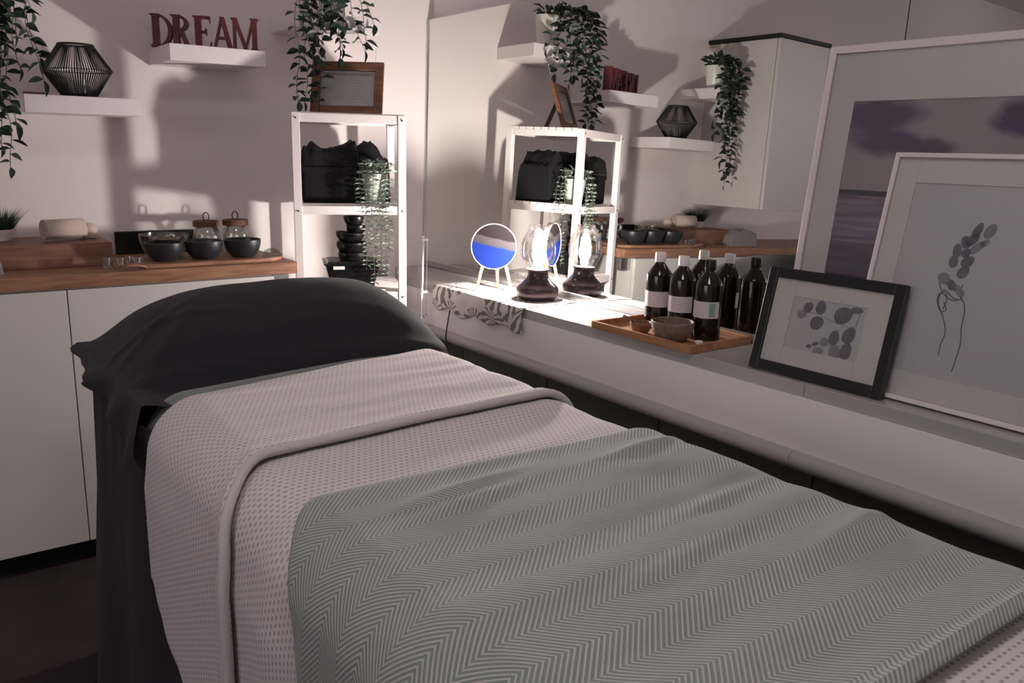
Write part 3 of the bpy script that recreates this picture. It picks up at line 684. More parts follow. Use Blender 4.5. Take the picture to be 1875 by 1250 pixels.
trailing('trailing_plant', 'artificial trailing vine at the far left above the wire lantern', (0.262, 2.93, SH4 + 0.001), 0.050, 0.110,
         [(0.055, -0.135, 0.36, 0.0), (0.03, -0.15, 0.46, 0.01), (0.00, -0.145, 0.42, 0.02), (0.085, -0.14, 0.22, 0.03), (0.10, -0.13, 0.18, 0.02), (-0.02, -0.15, 0.38, 0.02), (0.065, -0.15, 0.20, 0.0), (0.02, -0.14, 0.20, 0.0), (0.045, -0.135, 0.14, 0.0), (-0.01, -0.14, 0.14, 0.0), (0.11, -0.145, 0.06, 0.01), (0.04, -0.155, 0.10, 0.0), (0.02, -0.13, 0.10, 0.0), (0.07, -0.13, 0.10, 0.0)], 44, 250, 5, 0.020)

# small potted string vine on the rack
def string_vine():
    random.seed(21); x, y = 1.352, 2.648
    t = thing('string_vine', 'small pale-leaved vine in grey-green pot spilling down the white rack', 'plant', (x, y, MID + 0.0008))
    MB().lathe([(0.030, 0), (0.032, 0.002), (0.044, 0.092), (0.046, 0.098), (0.042, 0.098), (0.041, 0.086)], n=28).build('pot', m_paleg, t, smooth=True)
    MB().lathe([(0.041, 0.087), (0.02, 0.09)], n=20).build('soil', m_soil, t)
    lm = leaf_mesh('vine_leaf', 0.017, 0.0100, m_pale, 0.2); st = MB(); lv = MB()
    def put(p_, d, s=1.0):
        X = Matrix.Translation(p_) @ orient(d, tw=random.uniform(-.6, .6)) @ Matrix.Scale(s, 4); lv.add([tuple(v.co) for v in lm.vertices], [tuple(f.vertices) for f in lm.polygons], X)
    fx = Vector((math.cos(RA), math.sin(RA), 0)); fy = Vector((-math.sin(RA), math.cos(RA), 0))
    S = [(-0.055, -0.062, 0.10), (-0.035, -0.070, 0.30), (-0.012, -0.075, 0.37), (0.010, -0.074, 0.30), (0.028, -0.074, 0.34), (0.040, -0.074, 0.25), (-0.058, -0.03, 0.09), (0.052, 0.02, 0.08), (-0.045, 0.03, 0.07), (0.0, 0.055, 0.08), (0.092, -0.01, 0.33), (0.094, 0.01, 0.30), (0.092, 0.03, 0.22), (-0.02, -0.066, 0.14), (0.02, -0.070, 0.12)]
    for (a, b, ln) in S:
        h = 0.10; p0 = fx * a * 0.3 + fy * b * 0.3 + Vector((0, 0, h)); p1 = fx * a * 0.7 + fy * b * 0.7 + Vector((0, 0, h + 0.03)); p2 = fx * a + fy * b + Vector((0, 0, h * 0.8)); path = [p0, p1, p2]; c = p2.copy()
        for k in range(int(ln / 0.03)):
            c = c + Vector((0.0015 * math.sin(k + a * 90), 0.001 * math.cos(k * 1.3), -0.03))
            path.append(c.copy())
        st.tube(path, 0.0007, 4)
        for i in range(2, len(path)):
            for k in range(2):
                p_ = path[i - 1].lerp(path[i], k / 2); s_ = 1 if (i + k) % 2 else -1
                put(p_, fx * s_ + fy * random.uniform(-.8, .2) + Vector((0, 0, random.uniform(-.3, .4))))
                put(p_, -fx * s_ + fy * random.uniform(-.8, .2) + Vector((0, 0, random.uniform(-.3, .4))))
    for k in range(110):
        a = random.uniform(0, 2 * PI); rr = random.uniform(0.01, 0.05); put(Vector((rr * math.cos(a), rr * math.sin(a), 0.10 + random.uniform(-0.01, 0.05) * (1 - rr * 10))), Vector((math.cos(a), math.sin(a), random.uniform(0.0, 1.2))), 1.1)
    st.build('vine_stems', m_stem, t, kind='stuff'); lv.build('vine_leaves', m_pale, t, smooth=True, kind='stuff')
string_vine()

# black planter and stacked black bowls on the lower shelf
def bowl_prof(r0, r1, h, th=0.004):
    pr = [(r0, 0.0)]
    for i in range(1, 9):
        t = i / 8; pr.append((r0 + (r1 - r0) * math.sin(t * PI / 2) ** 0.9, h * (t ** 1.35)))
    pr.append((r1 - th * 0.5, h + th * 0.4)); pr.append((r1 - th, h))
    for i in range(7, 1, -1):
        t = i / 8; pr.append((r0 + (r1 - r0) * math.sin(t * PI / 2) ** 0.9 - th, h * (t ** 1.35) + th * 0.5))
    pr.append((r0 * 0.5, th * 1.6)); return pr
px_, py_ = 1.285, 2.70
pt = thing('black_tub', 'square black plastic tub under the stack of dark bowls', 'tub', (px_, py_, LOW + 0.0008), (0, 0, RA))
def taper_box(a0, b0, a1, b1, h, th=0.004):
    vs = []; 
    for (a, b, z) in ((a0, b0, 0), (a1, b1, h), (a1 - th, b1 - th, h), (a0 - th, b0 - th, th)): vs += [(-a, -b, z), (a, -b, z), (a, b, z), (-a, b, z)]
    fs = [(3, 2, 1, 0), (12, 13, 14, 15)]
    for k in range(3):
        for i in range(4): fs.append((k * 4 + i, k * 4 + (i + 1) % 4, (k + 1) * 4 + (i + 1) % 4, (k + 1) * 4 + i))
    return MB().add(vs, fs)
taper_box(0.070, 0.06, 0.092, 0.078, 0.088).build('tub_body', m_plast, pt, bevel=0.002)
taper_box(0.094, 0.080, 0.098, 0.084, 0.006, 0.012).build('rim', m_plast, pt, bevel=0.001).location = (0, 0, 0.083)
B(-0.066, -0.028, -0.0985 + 0.018, -0.0970 + 0.018, 0.070, 0.081).build('handle_slot', m_pot, pt)
zz = LOW + 0.090
for k, (dx, r0, r1, h, lb, ddx) in enumerate(((0, 0.036, 0.050, 0.036, 'black bowl at the bottom of the stack in the tub', 0.0), (0, 0.034, 0.053, 0.036, 'second black bowl up in the stack on the rack', -0.004), (0, 0.026, 0.050, 0.034, 'wide black bowl tilted third in the stack', -0.012), (0, 0.024, 0.034, 0.026, 'small dark cup under the top bowl of the stack', 0.014), (0, 0.02, 0.036, 0.030, 'topmost small black bowl of the stack on the rack', 0.006))):
    o = MB().lathe(bowl_prof(r0, r1, h), n=32, cap1=False).build('dark_bowl', m_plast, None, smooth=True)
    z0 = (LOW + 0.0845) if k == 0 else zz; o.location = (px_ + ddx, py_ - 0.01, z0 + 0.001); o.rotation_euler = (0, 0.10 if k == 2 else 0, 0); zz = z0 + h - 0.004 + 0.003; tag(o, lb, 'bowl', 'stacked black bowls on the rack')
B(-0.040, 0.040, -0.03, 0.03, -0.006, 0.0).build('inner_tray', m_plast, pt).location = (0, 0, 0.0845)

# slim metal rods standing between rack and ledge
rs = thing('rod_stand', 'pair of slim bright metal rods leaning in the gap beside the white rack', 'stand', (1.42, 2.47, 0))
a = Vector((0, 0, 0.01)); b = Vector((0.118, 0.17, 0.948))
def L_(t, dx=0.0, dz=0.0): v = a.lerp(b, t); return (v.x + dx, v.y, v.z + dz)
MB().tube([L_(0), L_(1)], 0.0042, 10).build('thick_rod', m_chrome, rs, smooth=True)
MB().tube([L_(0.0, 0.022), L_(0.985, 0.016)], 0.0018, 8).build('thin_rod', m_chrome, rs, smooth=True)
for t_ in (0.79, 0.985): MB().tube([L_(t_, -0.004), L_(t_, 0.020)], 0.0045, 10).build('clip', m_pot, rs, smooth=True)
MB().tube([(L_(0.70, 0.014)[0] + 0.008 * math.cos(k * PI / 8), L_(0.70)[1], L_(0.70)[2] + 0.008 * math.sin(k * PI / 8)) for k in range(16)], 0.0016, 6, closed=True).build('ring', m_chrome, rs, smooth=True)
MB().tube([L_(0.50), L_(0.675)], 0.009, 12).build('sleeve', m_vase, rs, smooth=True)
MB().tube([L_(0.0), (a.x, a.y, 0.0001)], 0.012, 12).build('foot', m_black, rs, smooth=True)
qq = MB(); qq.add([L_(0.60, -0.022), L_(0.60, -0.004), L_(0.99, -0.004), L_(0.99, -0.018), (L_(0.60, -0.022)[0], L_(0.6)[1] + 0.002, L_(0.6)[2]), (L_(0.60, -0.004)[0], L_(0.6)[1] + 0.002, L_(0.6)[2]), (L_(0.99, -0.004)[0], L_(0.99)[1] + 0.002, L_(0.99)[2]), (L_(0.99, -0.018)[0], L_(0.99)[1] + 0.002, L_(0.99)[2])], [(0, 1, 2, 3), (7, 6, 5, 4), (0, 4, 5, 1), (1, 5, 6, 2), (2, 6, 7, 3), (3, 7, 4, 0)])
qq.build('clear_panel', m_glass, rs)

# ------------------------------------------------------------------ things on the floating shelves
def lantern():
    t = thing('wire_lantern', 'black hexagonal wire lantern on the left white shelf', 'lantern', (0.507, 2.925, SH3 + 0.0005))
    H_, rb, rw, rt_ = 0.152, 0.049, 0.098, 0.048; zm = 0.078
    def rng(r, z, th, nm): MB().tube([(r * math.cos(2 * PI * k / 40), r * math.sin(2 * PI * k / 40), z) for k in range(40)], th, 6, closed=True).build(nm, m_wire, t, smooth=True)
    rng(rb, 0.004, 0.0035, 'bottom_ring'); rng(rw, zm, 0.0012, 'middle_ring'); rng(rt_, H_, 0.0030, 'top_ring')
    MB().lathe([(rb, 0.0005), (rb, 0.010), (0.03, 0.011)], n=36).build('base_plate', m_wire, t)
    q = MB()
    for k in range(80):
        a_ = 2 * PI * k / 80; c, s = math.cos(a_), math.sin(a_); q.tube([(rb * c, rb * s, 0.005), (rw * c, rw * s, zm), (rt_ * c, rt_ * s, H_)], 0.0013, 5)
    q.build('wires', m_wire, t, smooth=True, kind='stuff')
    MB().lathe([(0.028, 0.0115), (0.028, 0.055), (0.025, 0.055), (0.025, 0.014)], n=24, cap0=True, cap1=True).build('candle_cup', m_glass, t, smooth=True)
lantern()
tag(B(0.37, 0.425, 3.00, 3.045, SH3 + 0.0005, SH3 + 0.014).build('wooden_block', m_fwood, bevel=0.001), 'small flat brown wooden block behind the wire lantern', 'block')

# DREAM letters
def letters():
    Lx, Rx, Ly, Ry = 0.733, 1.035, 2.972, 2.838; ang = math.atan2(Ry - Ly, Rx - Lx); W = math.hypot(Rx - Lx, Ry - Ly)
    t = thing('dream_sign', 'red-brown wooden serif letters spelling DREAM on the middle white shelf', 'sign', (Lx, Ly, SH2 + 0.0005), (0, 0, ang))
    H_, T = 0.100, 0.034
    def stem(q, x, w_=0.0175, z0=0, z1=H_, sb=0.006, st_=0.006, foot=True, head=True):
        q.box(x, x + w_, 0, T, z0, z1)
        if foot: q.prism([(x - sb, z0), (x + w_ + sb, z0), (x + w_ + sb, z0 + 0.004), (x + w_, z0 + 0.009), (x, z0 + 0.009), (x - sb, z0 + 0.004)], 0.0003, T - 0.0003)
        if head: q.prism([(x - sb, z1 - 0.004), (x, z1 - 0.009), (x + w_, z1 - 0.009), (x + w_ + sb, z1 - 0.004), (x + w_ + sb, z1), (x - sb, z1)], 0.0003, T - 0.0003)
    def arcband(q, cx_, cz_, rx, rz, wx, wz, a0, a1, n=18):
        o = [(cx_ + rx * math.cos(a0 + (a1 - a0) * i / n), cz_ + rz * math.sin(a0 + (a1 - a0) * i / n)) for i in range(n + 1)]
        i_ = [(cx_ + (rx - wx) * math.cos(a0 + (a1 - a0) * i / n), cz_ + (rz - wz) * math.sin(a0 + (a1 - a0) * i / n)) for i in range(n + 1)]
        for k in range(n): q.prism([i_[k], o[k], o[k + 1], i_[k + 1]], 0, T)
    def diag(q, x0, z0, x1, z1, w_): q.prism([(x0, z0), (x0 + w_, z0), (x1 + w_, z1), (x1, z1)], 0.0002, T - 0.0002)
    q = MB(); stem(q, 0.008); arcband(q, 0.020, 0.05, 0.048, 0.050, 0.013, 0.006, -PI / 2, PI / 2); q.build('letter', m_dream, t)
    q = MB(); x = 0.070; stem(q, x); arcband(q, x + 0.012, 0.075, 0.034, 0.025, 0.012, 0.006, -PI / 2, PI / 2); diag(q, x + 0.036, 0.0, x + 0.016, 0.052, 0.014); q.box(x + 0.034, x + 0.057, 0, T, 0, 0.005); q.build('letter', m_dream, t)
    q = MB(); x = 0.136; stem(q, x, sb=0.005); q.box(x + 0.012, x + 0.046, 0, T, 0.0935, 0.1); q.box(x + 0.012, x + 0.046, 0, T, 0, 0.0065); q.box(x + 0.012, x + 0.034, 0, T, 0.049, 0.0555)
    q.prism([(x + 0.040, 0.1), (x + 0.046, 0.1), (x + 0.046, 0.078)], 0, T); q.prism([(x + 0.040, 0), (x + 0.048, 0.024), (x + 0.047, 0)], 0, T); q.prism([(x + 0.028, 0.052), (x + 0.034, 0.064), (x + 0.034, 0.041)], 0, T); q.build('letter', m_dream, t)
    q = MB(); x = 0.186; diag(q, x + 0.004, 0.0, x + 0.029, 0.100, 0.006); diag(q, x + 0.050, 0.0, x + 0.026, 0.100, 0.0135); q.box(x + 0.015, x + 0.052, 0.0004, T - 0.0004, 0.033, 0.0395); q.box(x - 0.005, x + 0.018, 0, T, 0, 0.0045); q.box(x + 0.042, x + 0.072, 0, T, 0, 0.0045); q.build('letter', m_dream, t)
    q = MB(); x = 0.252; stem(q, x, 0.0085, foot=True, sb=0.006); diag(q, x + 0.034, 0.0, x + 0.0, 0.100, 0.012); diag(q, x + 0.034, 0.0, x + 0.060, 0.100, 0.006); stem(q, x + 0.059, 0.015, sb=0.005); q.build('letter', m_dream, t)
letters()

# ------------------------------------------------------------------ things on the wood counter
CT = 0.8835
wb_ = thing('wooden_box', 'long low red-brown wooden box on the left of the counter', 'box', (0.335, 2.92, CT)); hx, hy = 0.205, 0.12
B(-hx, hx, -hy, -hy + 0.008, 0, 0.070).build('front_panel', m_box, wb_, bevel=0.001); B(-hx, hx, hy - 0.008, hy, 0, 0.070).build('back_panel', m_box, wb_, bevel=0.001)
B(-hx, -hx + 0.008, -hy + 0.008, hy - 0.008, 0, 0.070).build('side_panel', m_box, wb_); B(hx - 0.008, hx, -hy + 0.008, hy - 0.008, 0, 0.070).build('side_panel', m_box, wb_)
B(-hx + 0.008, hx - 0.008, -hy + 0.008, hy - 0.008, 0.060, 0.070).build('lid', m_box, wb_)
gp = thing('grass_pot', 'artificial grass tuft in a small white pot at the left edge', 'plant', (0.258, 2.965, CT + 0.071))
MB().lathe([(0.034, 0), (0.036, 0.002), (0.044, 0.030), (0.045, 0.033), (0.041, 0.033), (0.040, 0.026)], n=28).build('pot', m_pot, gp, smooth=True)
q = MB(); random.seed(4)
for k in range(420):
    a_ = random.uniform(0, 2 * PI); r_ = 0.037 * math.sqrt(random.random()); b0 = Vector((r_ * math.cos(a_), r_ * math.sin(a_), 0.024)); lean = random.uniform(0.1, 0.8) * (0.4 + r_ / 0.037); h_ = random.uniform(0.045, 0.078); tip = b0 + Vector((math.cos(a_) * lean * h_, math.sin(a_) * lean * h_, h_)); mid = b0.lerp(tip, 0.5) + Vector((0, 0, 0.006)); sd = Vector((-math.sin(a_ + k), math.cos(a_ + k), 0)) * 0.0011
    q.add([b0 - sd, b0 + sd, mid + sd * 0.8, mid - sd * 0.8, tip], [(0, 1, 2, 3), (3, 2, 4)])
q.build('grass_blades', m_grass, gp, kind='stuff')
MB().lathe([(0.039, 0.024), (0.01, 0.026)], n=20).build('soil', m_soil, gp)
rl = thing('rolled_towel', 'rolled beige towel lying on the wooden box', 'towel', (0.425, 2.895, CT + 0.1035), (0, 0, 0.25))
q = MB(); sp_ = []
for k in range(90):
    th_ = k / 89 * 2 * PI * 3.6; r_ = 0.006 + 0.0255 * k / 89; sp_.append((r_, th_))
vs = [];
for (xx) in (-0.058, 0.058):
    for r_, th_ in sp_: vs.append((xx, r_ * math.cos(th_), r_ * math.sin(th_)))
n = len(sp_); q.add(vs, [(i, i + 1, n + i + 1, n + i) for i in range(n - 1)]); o = q.build('towel_roll', m_beige, rl, smooth=True); s_ = o.modifiers.new('t', 'SOLIDIFY'); s_.thickness = 0.0055; s_.offset = 0
q = MB(); q.lathe([(0.0, -0.002), (0.028, 0.0), (0.034, 0.010), (0.036, 0.024), (0.030, 0.040), (0.014, 0.052), (0.0, 0.055)], n=20, cap0=False, cap1=False)
o = q.build('seashell', mat('pink_shell', (0.55, 0.44, 0.40), 0.5, bump=(30, 0.6)), None, smooth=True); o.location = (0.50, 2.93, CT + 0.073); o.scale = (0.8, 0.6, 0.85); tag(o, 'pinkish rounded shell beside the towel roll on the wooden box', 'shell')
pc = blob_cloth('cloth_pouch', 'grey cloth pouch under the grass pot at left edge', 'pouch', (0.155, 2.76, CT), (0, 0, 0.15), 0.17, 0.08, 0.075, [(0, 0.8), (0.3, 1.0), (0.7, 0.95), (1, 0.5)], m_pouch, 5)
tag(B(0.60, 0.856, 3.052, 3.068, CT, CT + 0.075).build('slate_board', m_plast, bevel=0.002), 'low black slate propped against the wall behind the bowls', 'slate')
# serving board with torn bark edge
q = MB(); pts = [(0.60, 2.668), (0.70, 2.662), (0.80, 2.667), (0.90, 2.660), (0.985, 2.668), (1.035, 2.70), (1.04, 2.78), (1.0, 2.89), (0.86, 2.91), (0.70, 2.91), (0.60, 2.88), (0.585, 2.76)]
n = len(pts); q.add([(x - 0.8, y - 2.8, 0) for x, y in pts] + [(x - 0.8, y - 2.8, 0.012) for x, y in pts], [tuple(range(n))[::-1], tuple(range(n, 2 * n))] + [(i, (i + 1) % n, (i + 1) % n + n, i + n) for i in range(n)])
o = q.build('serving_board', m_counter, bevel=0.002); o.location = (0.8, 2.8, CT + 0.0003); tag(o, 'thin wooden serving board under the three dark bowls', 'board')
BZ = CT + 0.0128
for (x, y, lb) in ((0.918, 2.735, 'charcoal stoneware bowl on the board, nearest the white rack'), (0.797, 2.741, 'charcoal stoneware bowl in the middle of three on the board'), (0.676, 2.740, 'charcoal stoneware bowl on the board, furthest from the rack')):
    o = MB().lathe(bowl_prof(0.030, 0.058, 0.056, 0.004), n=44, cap1=False).build('stoneware_bowl', m_bowl, None, smooth=True); o.location = (x, y, BZ); tag(o, lb, 'bowl', 'charcoal bowls on the serving board')
o = thing('glass_bowl', 'clear glass bowl of dried potpourri behind the left stoneware bowl', 'bowl', (0.703, 2.845, BZ))
MB().lathe(bowl_prof(0.042, 0.075, 0.070, 0.003), n=40, cap1=False).build('bowl_glass', thin_glass('hazy_glass', (0.86, 0.85, 0.80), 0.35, 0.1), o, smooth=True)
q = MB(); random.seed(9)
for k in range(70):
    a_ = random.uniform(0, 2 * PI); r_ = random.uniform(0, 0.055); X = Matrix.Translation((r_ * math.cos(a_), r_ * math.sin(a_), 0.030 + random.uniform(0, 0.028))) @ Matrix.Rotation(random.uniform(0, 6), 4, 'Z') @ Matrix.Rotation(random.uniform(-1, 1), 4, 'X'); q.box(-0.008, 0.008, -0.005, 0.005, -0.0008, 0.0008, X)
q.build('potpourri', m_beige, o, kind='stuff')
for (x, y, s_, lb) in ((0.862, 2.925, 1.0, 'glass jar with brown lid and ring pull, left of the pair'), (0.965, 2.94, 0.98, 'glass jar with brown lid and ring pull, right of the pair')):
    j = thing('glass_jar', lb, 'jar', (x, y, CT + 0.0005 if y > 2.915 else BZ), group='ring-topped glass jars')
    MB().lathe([(0.038, 0.0), (0.044, 0.006), (0.045, 0.060), (0.040, 0.085), (0.034, 0.095), (0.032, 0.095), (0.038, 0.083), (0.0425, 0.058), (0.042, 0.008), (0.03, 0.004)], n=36).build('jar_glass', m_glass, j, smooth=True)
    MB().lathe([(0.036, 0.095), (0.043, 0.096), (0.043, 0.112), (0.040, 0.115)], n=32).build('lid', m_cork, j, smooth=True)
    MB().tube([(0.010 * math.cos(k * PI / 8), 0, 0.128 + 0.014 * math.sin(k * PI / 8)) for k in range(16)], 0.0018, 6, closed=True).build('ring_pull', m_plast, j, smooth=True)
    random.seed(int(x * 100)); q = MB()
    for k in range(26):
        a_ = random.uniform(0, 2 * PI); r_ = random.uniform(0, 0.030); c = (r_ * math.cos(a_), r_ * math.sin(a_), 0.013 + 0.05 * random.random()); q.lathe([(0.002, -0.008), (0.008, -0.003), (0.008, 0.003), (0.002, 0.008)], c=c, n=8)
    q.build('pale_filling', m_vase, j, smooth=True, kind='stuff')
# little glass cups lying in front of the wooden box, glass lid at the counter end
for k, (x, y, lb) in enumerate(((0.512, 2.742, 'tiny clear glass cup nearest the wooden box corner'), (0.545, 2.72, 'tiny clear glass cup in the middle of the little group'), (0.572, 2.758, 'tiny clear glass cup at the back of the little group'), (0.588, 2.705, 'tiny clear glass cup closest to the serving board'))):
    o = MB().lathe([(0.010, 0), (0.013, 0.003), (0.016, 0.028), (0.0145, 0.028), (0.011, 0.004)], n=20).build('glass_cup', m_glass, None, smooth=True); o.location = (x, y, CT + 0.0005); tag(o, lb, 'cup', 'tiny glass cups on the counter')
q = MB(); 
for i in range(9):
    t_ = i / 8; w_ = 0.018 * math.sin(PI * min(0.98, t_ * 0.9 + 0.08)); z = 0.004 + 0.010 * math.sin(t_ * PI); q.v += [(-0.04 + 0.09 * t_, -w_, z), (-0.04 + 0.09 * t_, 0, z + 0.006), (-0.04 + 0.09 * t_, w_, z)]
for i in range(8): q.f += [(i * 3, i * 3 + 3, i * 3 + 4, i * 3 + 1), (i * 3 + 1, i * 3 + 4, i * 3 + 5, i * 3 + 2)]
o = q.build('dried_leaf', m_bwood, None, smooth=True); s_ = o.modifiers.new('t', 'SOLIDIFY'); s_.thickness = 0.002; o.location = (0.555, 2.662, CT + 0.0002); tag(o, 'curled brown dried leaf at the front edge of the counter', 'leaf')
o = MB().lathe([(0.032, 0), (0.034, 0.004), (0.024, 0.018), (0.006, 0.026), (0.002, 0.026)], n=28).build('glass_dome', m_glass, None, smooth=True); o.location = (1.010, 2.72, BZ - 0.0005); tag(o, 'small domed clear glass dish at the counter end beside the rack', 'dish')

# ------------------------------------------------------------------ things on the ledge
# runner cloth: drapes over the ledge front
q = MB(); q.uv = []; NU, NVv = 60, 60; pathx = []
for j in range(NVv + 1):
    y = 2.60 - 0.54 * j / NVv
    hang = 0.076 + 0.008 * math.sin(y * 40) + 0.010 * nz(y, 0, 0, 9)
    Ltop = 1.775 - 1.556
    for i in range(NU + 1):
        s = (Ltop + hang) * i / NU
        yy = y + 0.012 * nz(s * 8, y * 3, 5, 2)
        if s < Ltop: x = 1.775 - s; z = LT + 0.0012 + max(0, 0.0018 * nz(x * 22, y * 16, 0, 1) + 0.0009)
        else:
            d = s - Ltop; x = 1.5555 - 0.004 * (1 - math.exp(-d * 60)) - (0.0035 * (math.sin(y * 55) + 1)) * min(1, d / 0.03); z = LT + 0.001 - d
            yy += 0.10 * d * (1 if y > 2.33 else -1) * abs(y - 2.33) / 0.27
        q.v.append((x, yy, z)); q.uv.append((yy, s))
n = NU + 1
for j in range(NVv):
    for i in range(NU): q.f.append((j * n + i, j * n + i + 1, (j + 1) * n + i + 1, (j + 1) * n + i))
o = q.build('table_runner', m_cloth, None, smooth=True); s_ = o.modifiers.new('t', 'SOLIDIFY'); s_.thickness = 0.0012; s_.offset = -1
tag(o, 'off-white runner with dark palm leaf print draped over the ledge', 'cloth')
# cable from the lamp cloth down the front
tag(MB().tube([(1.5475, 2.472, 0.705), (1.537, 2.470, 0.66), (1.5245, 2.462, 0.615), (1.5245, 2.455, 0.58), (1.530, 2.45, 0.45), (1.532, 2.45, 0.2), (1.532, 2.45, 0.0)], 0.0022, 6).build('black_cable', m_cable, None, smooth=True), 'thin black cable hanging from the palm leaf cloth', 'cable')

# lantern lamp
lp = thing('lantern_lamp', 'lit glass lantern lamp with dark bronze base on the palm leaf cloth', 'lamp', (1.694, 2.168, LT + 0.0035))
MB().lathe([(0.058, 0.0), (0.060, 0.004), (0.061, 0.008), (0.066, 0.010), (0.069, 0.016), (0.069, 0.036), (0.066, 0.042), (0.048, 0.058), (0.038, 0.070), (0.034, 0.080), (0.034, 0.092), (0.038, 0.094), (0.038, 0.099), (0.014, 0.101)], n=56).build('base', m_lampb, lp, smooth=True)
gl = MB().lathe([(0.035, 0.098), (0.037, 0.106), (0.050, 0.124), (0.057, 0.145), (0.057, 0.172), (0.052, 0.196), (0.041, 0.216), (0.032, 0.226), (0.031, 0.240)], n=56, cap0=False, cap1=False).build('glass_globe', thin_glass('lamp_glass', (0.97, 0.97, 0.96), 0.30), lp, smooth=True)
MB().lathe([(0.012, 0.100), (0.012, 0.118), (0.009, 0.120)], n=20).build('bulb_socket', m_steel, lp, smooth=True)
MB().lathe([(0.008, 0.119), (0.013, 0.124), (0.018, 0.134), (0.020, 0.146), (0.019, 0.158), (0.014, 0.170), (0.007, 0.179), (0.001, 0.183)], n=32).build('bulb', m_bulb, lp, smooth=True)
MB().tube([(0.055, -0.03, 0.055), (0.072, -0.042, 0.062)], 0.0035, 10).build('knob', m_chrome, lp, smooth=True)

# round blue picture on three wooden legs, facing the camera
cxd, cyd, czd = 1.668, 2.385, 0.921
yawd = math.atan2(-cxd, cyd) * -1.0
sdp = thing('sand_picture', 'round moving-sand picture with blue lower half on three wooden legs', 'decoration', (cxd, cyd, LT + 0.003), (0, 0, -math.atan2(cxd, cyd) + 0.06))
R_ = 0.0785; zc = 0.152
q = MB(); q.uv = [(0.5, 0.5)]; n = 56; q.v = [(0, -0.0101, zc)]
for k in range(n): a_ = 2 * PI * k / n; q.v.append((R_ * 0.97 * math.cos(a_), -0.0101, zc + R_ * 0.97 * math.sin(a_))); q.uv.append((0.5 + 0.5 * math.cos(a_), 0.5 + 0.5 * math.sin(a_)))
q.f = [(0, 1 + k, 1 + (k + 1) % n) for k in range(n)]; q.build('picture_face', m_sand, sdp)
MB().lathe([(R_ * 0.972, -0.010), (R_ * 0.99, -0.0115), (R_, -0.009), (R_, 0.009), (R_ * 0.97, 0.011)], n=56, cap0=False, X=Matrix.Translation((0, 0, zc)) @ Matrix.Rotation(-PI / 2, 4, 'X')).build('round_rim', m_cap, sdp, smooth=True)
for (x0, y0, x1, y1, z1) in ((-0.036, 0, -0.060, -0.018, zc - 0.068), (0.040, 0, 0.064, -0.018, zc - 0.066), (0.012, 0.010, 0.020, 0.052, zc - 0.060)):
    MB().tube([(x0, y0, z1 + 0.012), (x0 * 0.3 + x1 * 0.7, y0 * 0.3 + y1 * 0.7, z1 * 0.3), (x1, y1, 0.0)], [0.0065, 0.0052, 0.0042], 12).build('leg', m_lwood, sdp, smooth=True)

# wooden tray with bottles and bowls
tr = thing('wooden_tray', 'shallow reddish wooden tray on the ledge in front of the mirror', 'tray', (1.664, 1.55, LT + 0.0005))
tw, tl = 0.110, 0.176
B(-tw, tw, -tl, tl, 0, 0.006).build('tray_base', m_tray, tr)
for (a0, a1, b0, b1) in ((-tw - 0.006, -tw + 0.003, -tl - 0.006, tl + 0.006), (tw - 0.003, tw + 0.006, -tl - 0.006, tl + 0.006), (-tw + 0.003, tw - 0.003, -tl - 0.006, -tl + 0.003), (-tw + 0.003, tw - 0.003, tl - 0.003, tl + 0.006)):
    B(a0, a1, b0, b1, 0, 0.021).build('tray_side', m_tray, tr, bevel=0.0015)
TZ = LT + 0.0068
for (x, y, cap, lb, gr) in ((1.706, 1.636, m_cap, 'dark amber bottle with white cap, nearest the lit lamp', False), (1.702, 1.546, m_cap, 'dark amber bottle with white cap, in the middle of the tray', False), (1.703, 1.455, m_plast, 'dark amber bottle with black cap and green mark on its label', True)):
    b_ = thing('oil_bottle', lb, 'bottle', (x, y, TZ), (0, 0, 0), 'amber bottles on the tray')
    MB().lathe([(0.032, 0.0), (0.0355, 0.003), (0.036, 0.010), (0.036, 0.143), (0.034, 0.150), (0.015, 0.176), (0.013, 0.180), (0.013, 0.190)], n=44).build('bottle_body', m_amber, b_, smooth=True)
    MB().lathe([(0.0145, 0.182), (0.0148, 0.184), (0.0148, 0.205), (0.013, 0.208)], n=28).build('cap', cap, b_, smooth=True)
    ca = math.atan2(-y, -x); q = MB(); n = 30; hw_ = 1.15
    for z in (0.060, 0.103):
        for k in range(n + 1): a_ = ca - 0.25 - hw_ + 2 * hw_ * k / n; q.v.append((0.0364 * math.cos(a_), 0.0364 * math.sin(a_), z))
    q.f = [(k, k + 1, n + 2 + k, n + 1 + k) for k in range(n)]; lbq = q.build('label', m_label, b_, smooth=True)
    q = MB()
    random.seed(int(y * 1000))
    for r_ in range(5):
        for k in range(5):
            if random.random() < 0.35: continue
            a_ = ca - 0.55 + k * 0.14 - (0.35 if gr else 0); z = 0.068 + r_ * 0.006; c, s = math.cos(a_), math.sin(a_); c2, s2 = math.cos(a_ + 0.10), math.sin(a_ + 0.10); R3 = 0.0366; q.add([(R3 * c, R3 * s, z), (R3 * c2, R3 * s2, z), (R3 * c2, R3 * s2, z + 0.0016), (R3 * c, R3 * s, z + 0.0016)], [(0, 1, 2, 3)])
    q.build('faint_print', mat('faint_print', (0.40, 0.35, 0.36), 0.7), lbq, kind='stuff')
    if gr:
        q = MB(); R3 = 0.0367
        for z in (0.064, 0.099):
            for k in range(7): a_ = ca + 0.12 + 0.42 * k / 6; q.v.append((R3 * math.cos(a_), R3 * math.sin(a_), z))
        q.f = [(k, k + 1, 8 + k, 7 + k) for k in range(6)]; q.build('green_mark', m_lgreen, lbq, smooth=True)
